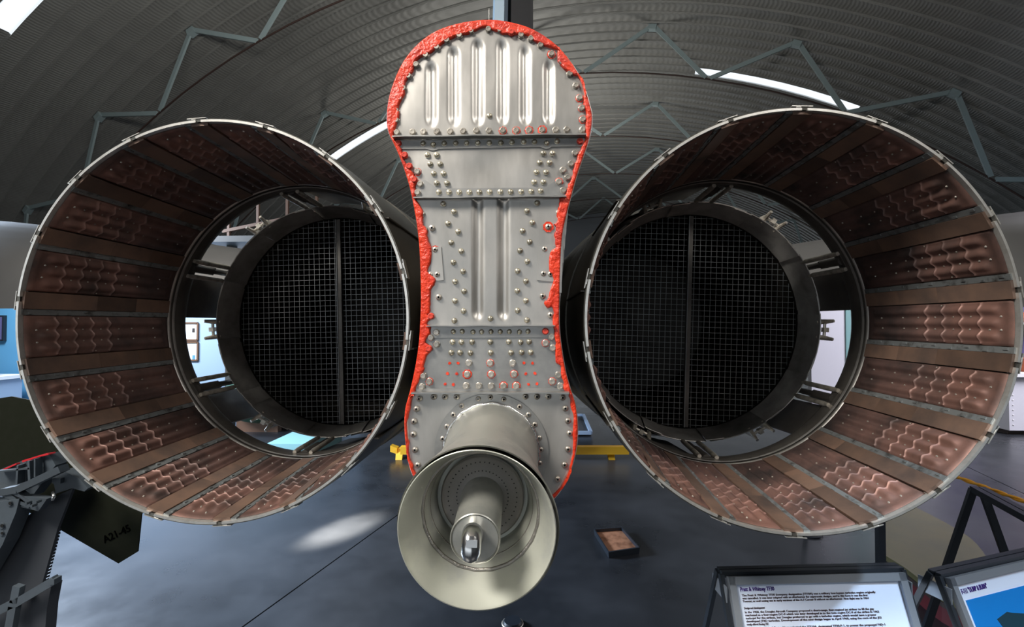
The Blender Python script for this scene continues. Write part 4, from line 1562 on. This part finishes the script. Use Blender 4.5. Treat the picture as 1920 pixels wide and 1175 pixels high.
# railing of an access stair in the left bay
rl = thing('stair_railing', (-4.6, 8.0, 0), 'grey platform railing with brown rails behind the top gap of the left nozzle', 'railing')
zf = CAM_Z + 1.45
b = MB(); b.box((-4.35, 8.2, zf - .05), (2.3, .9, .1)); b.build('platform', M['greyair'], rl)
for dz in (.18, .62):
    b = MB(); b.bar((-5.2, 7.8, zf + dz - .1), (-3.4, 7.8, zf + dz + .25), .05, .05); b.build('rail', M['wood'], rl)
for i in range(4):
    x = -5.1 + i * .5
    b = MB(); b.bar((x, 7.8, zf), (x, 7.8, zf + .72), .04, .04); b.build('baluster', M['wood'], rl)
for x in (-5.3, -3.4):
    b = MB(); b.bar((x, 8.2, 0), (x, 8.2, zf - .1), .12, .12); b.build('platform_post', M['greyair'], rl)
# counter with screen at far left
q = P(-40, 706, YL - .5)
ct = thing('display_counter', (q.x, q.y, 0), 'white-topped display counter against the blue partition at the far left', 'counter')
zt = q.z
b = MB(); b.box((q.x - .1, YL - .62, zt), (1.6, .7, .06)); b.build('counter_top', M['white'], ct)
b = MB(); b.box((q.x - .1, YL - .62, zt / 2 - .015), (1.5, .6, zt - .03)); b.build('counter_body', M['wallblue'], ct)
pz = P(-10, 694, YL - .5)
b = MB(); b.box((pz.x - .1, YL - .72, zt + .03 + .085), (.55, .3, .17)); tag(b.build('wooden_box', M['wood']), 'brown wooden box on the far left display counter', 'box')
p2 = P(-10, 662, YL - .5)
b = MB(); b.box((p2.x - .1, YL - .67, zt + .2 + .22), (.5, .03, .44), Matrix.Rotation(rad(-6), 3, 'X')); tag(b.build('white_board', M['white']), 'white sign board standing on the brown wooden box', 'sign')
p3 = P(-5, 615, YL - .1)
b = MB(); b.box((p3.x - .1, YL - .06, p3.z), (.42, .06, .5)); sc_ = b.build('wall_screen', M['blackmetal']); tag(sc_, 'dark screen hung on the blue partition at the far left', 'screen')
b = MB(); b.box((p3.x - .1, YL - .094, p3.z), (.36, .006, .44)); b.build('screen_face', M['purple'], sc_)

# green tank on a pale teal plinth, seen through the left nozzle gap
q = PZ(455, 820, 0)
tk = thing('drop_tank', (q.x, q.y, 0), 'dark green rounded tank on a cradle seen through the gap of the left nozzle', 'tank')
b = MB()
b.lathe([(0, -.75), (.2, -.68), (.4, -.48), (.5, -.15), (.5, .3), (.3, .6), (0, .75)], 32, c=(q.x, q.y + .6, .62))
b.build('tank_shell', M['greentank'], tk, smooth=True)
b = MB()
for dy in (.45, .8):
    b.box((q.x, q.y + dy, .12), (.7, .12, .24))
b.build('cradle', M['wood'], tk)
q = PZ(535, 832, .25)
b = MB(); b.box((q.x, q.y + .6, .125), (.5, 1.2, .25)); pl_ = b.build('plinth', M['teal']); tag(pl_, 'pale teal low plinth beside the dark green tank', 'plinth')

# display cabinet at the right
q = PZ(1893, 815, .0)
dcx = thing('display_cabinet', (q.x + .9, q.y + .3, 0), 'pale lavender display cabinet standing before the purple panel at the far right', 'cabinet')
b = MB(); b.box((q.x + .9, q.y + .3, .50), (1.8, .6, .86)); b.build('cabinet_body', M['wallw'], dcx)
b = MB(); b.box((q.x + .9, q.y + .28, .965), (1.9, .7, .06)); b.build('cabinet_top', M['white'], dcx)
b = MB(); b.box((q.x + .9, q.y + .33, .035), (1.7, .5, .07)); b.build('cabinet_plinth', M['dkbrown'], dcx)
b = MB()
for i in range(9):
    b.box((q.x + .06, q.y - .002, .16 + i * .08), (.02, .008, .012))
b.build('rivet_strip', M['white'], dcx)
sh = thing('wall_shelf', (q.x + 1.2, YR - .2, 1.5), 'white wall shelf on the purple panel above the cabinet', 'shelf')
zs = P(1900, 606, YR - .3).z
b = MB(); b.box((q.x + 1.6, YR - .19, zs), (2.6, .34, .045)); b.build('shelf_board', M['white'], sh)
b = MB(); b.box((q.x + 1.6, YR - .05, zs - .1), (2.4, .04, .15)); b.build('shelf_rail', M['dkbrown'], sh)
b = MB(); b.lathe([(0, .2), (.12, .17), (.2, .08), (.22, 0), (0, 0)], 24)
b.v = [Vector((q.x + 1.6 + v_.x, YR - .19 + v_.z * .7, zs + .0225 + v_.y)) for v_ in b.v]
tag(b.build('red_helmet', M['orange'], smooth=40), 'orange-red dome shaped helmet on the white wall shelf', 'helmet')
zb = .995
b = MB(); b.box((q.x + 1.0, q.y + .25, zb + .11), (1.2, .3, .22)); bx_ = b.build('orange_crate', M['orange']); tag(bx_, 'orange crate standing on top of the lavender display cabinet', 'crate')
b = MB(); b.box((q.x + .62, q.y + .095, zb + .1), (.07, .012, .10)); b.build('crate_tag', M['cream'], bx_)
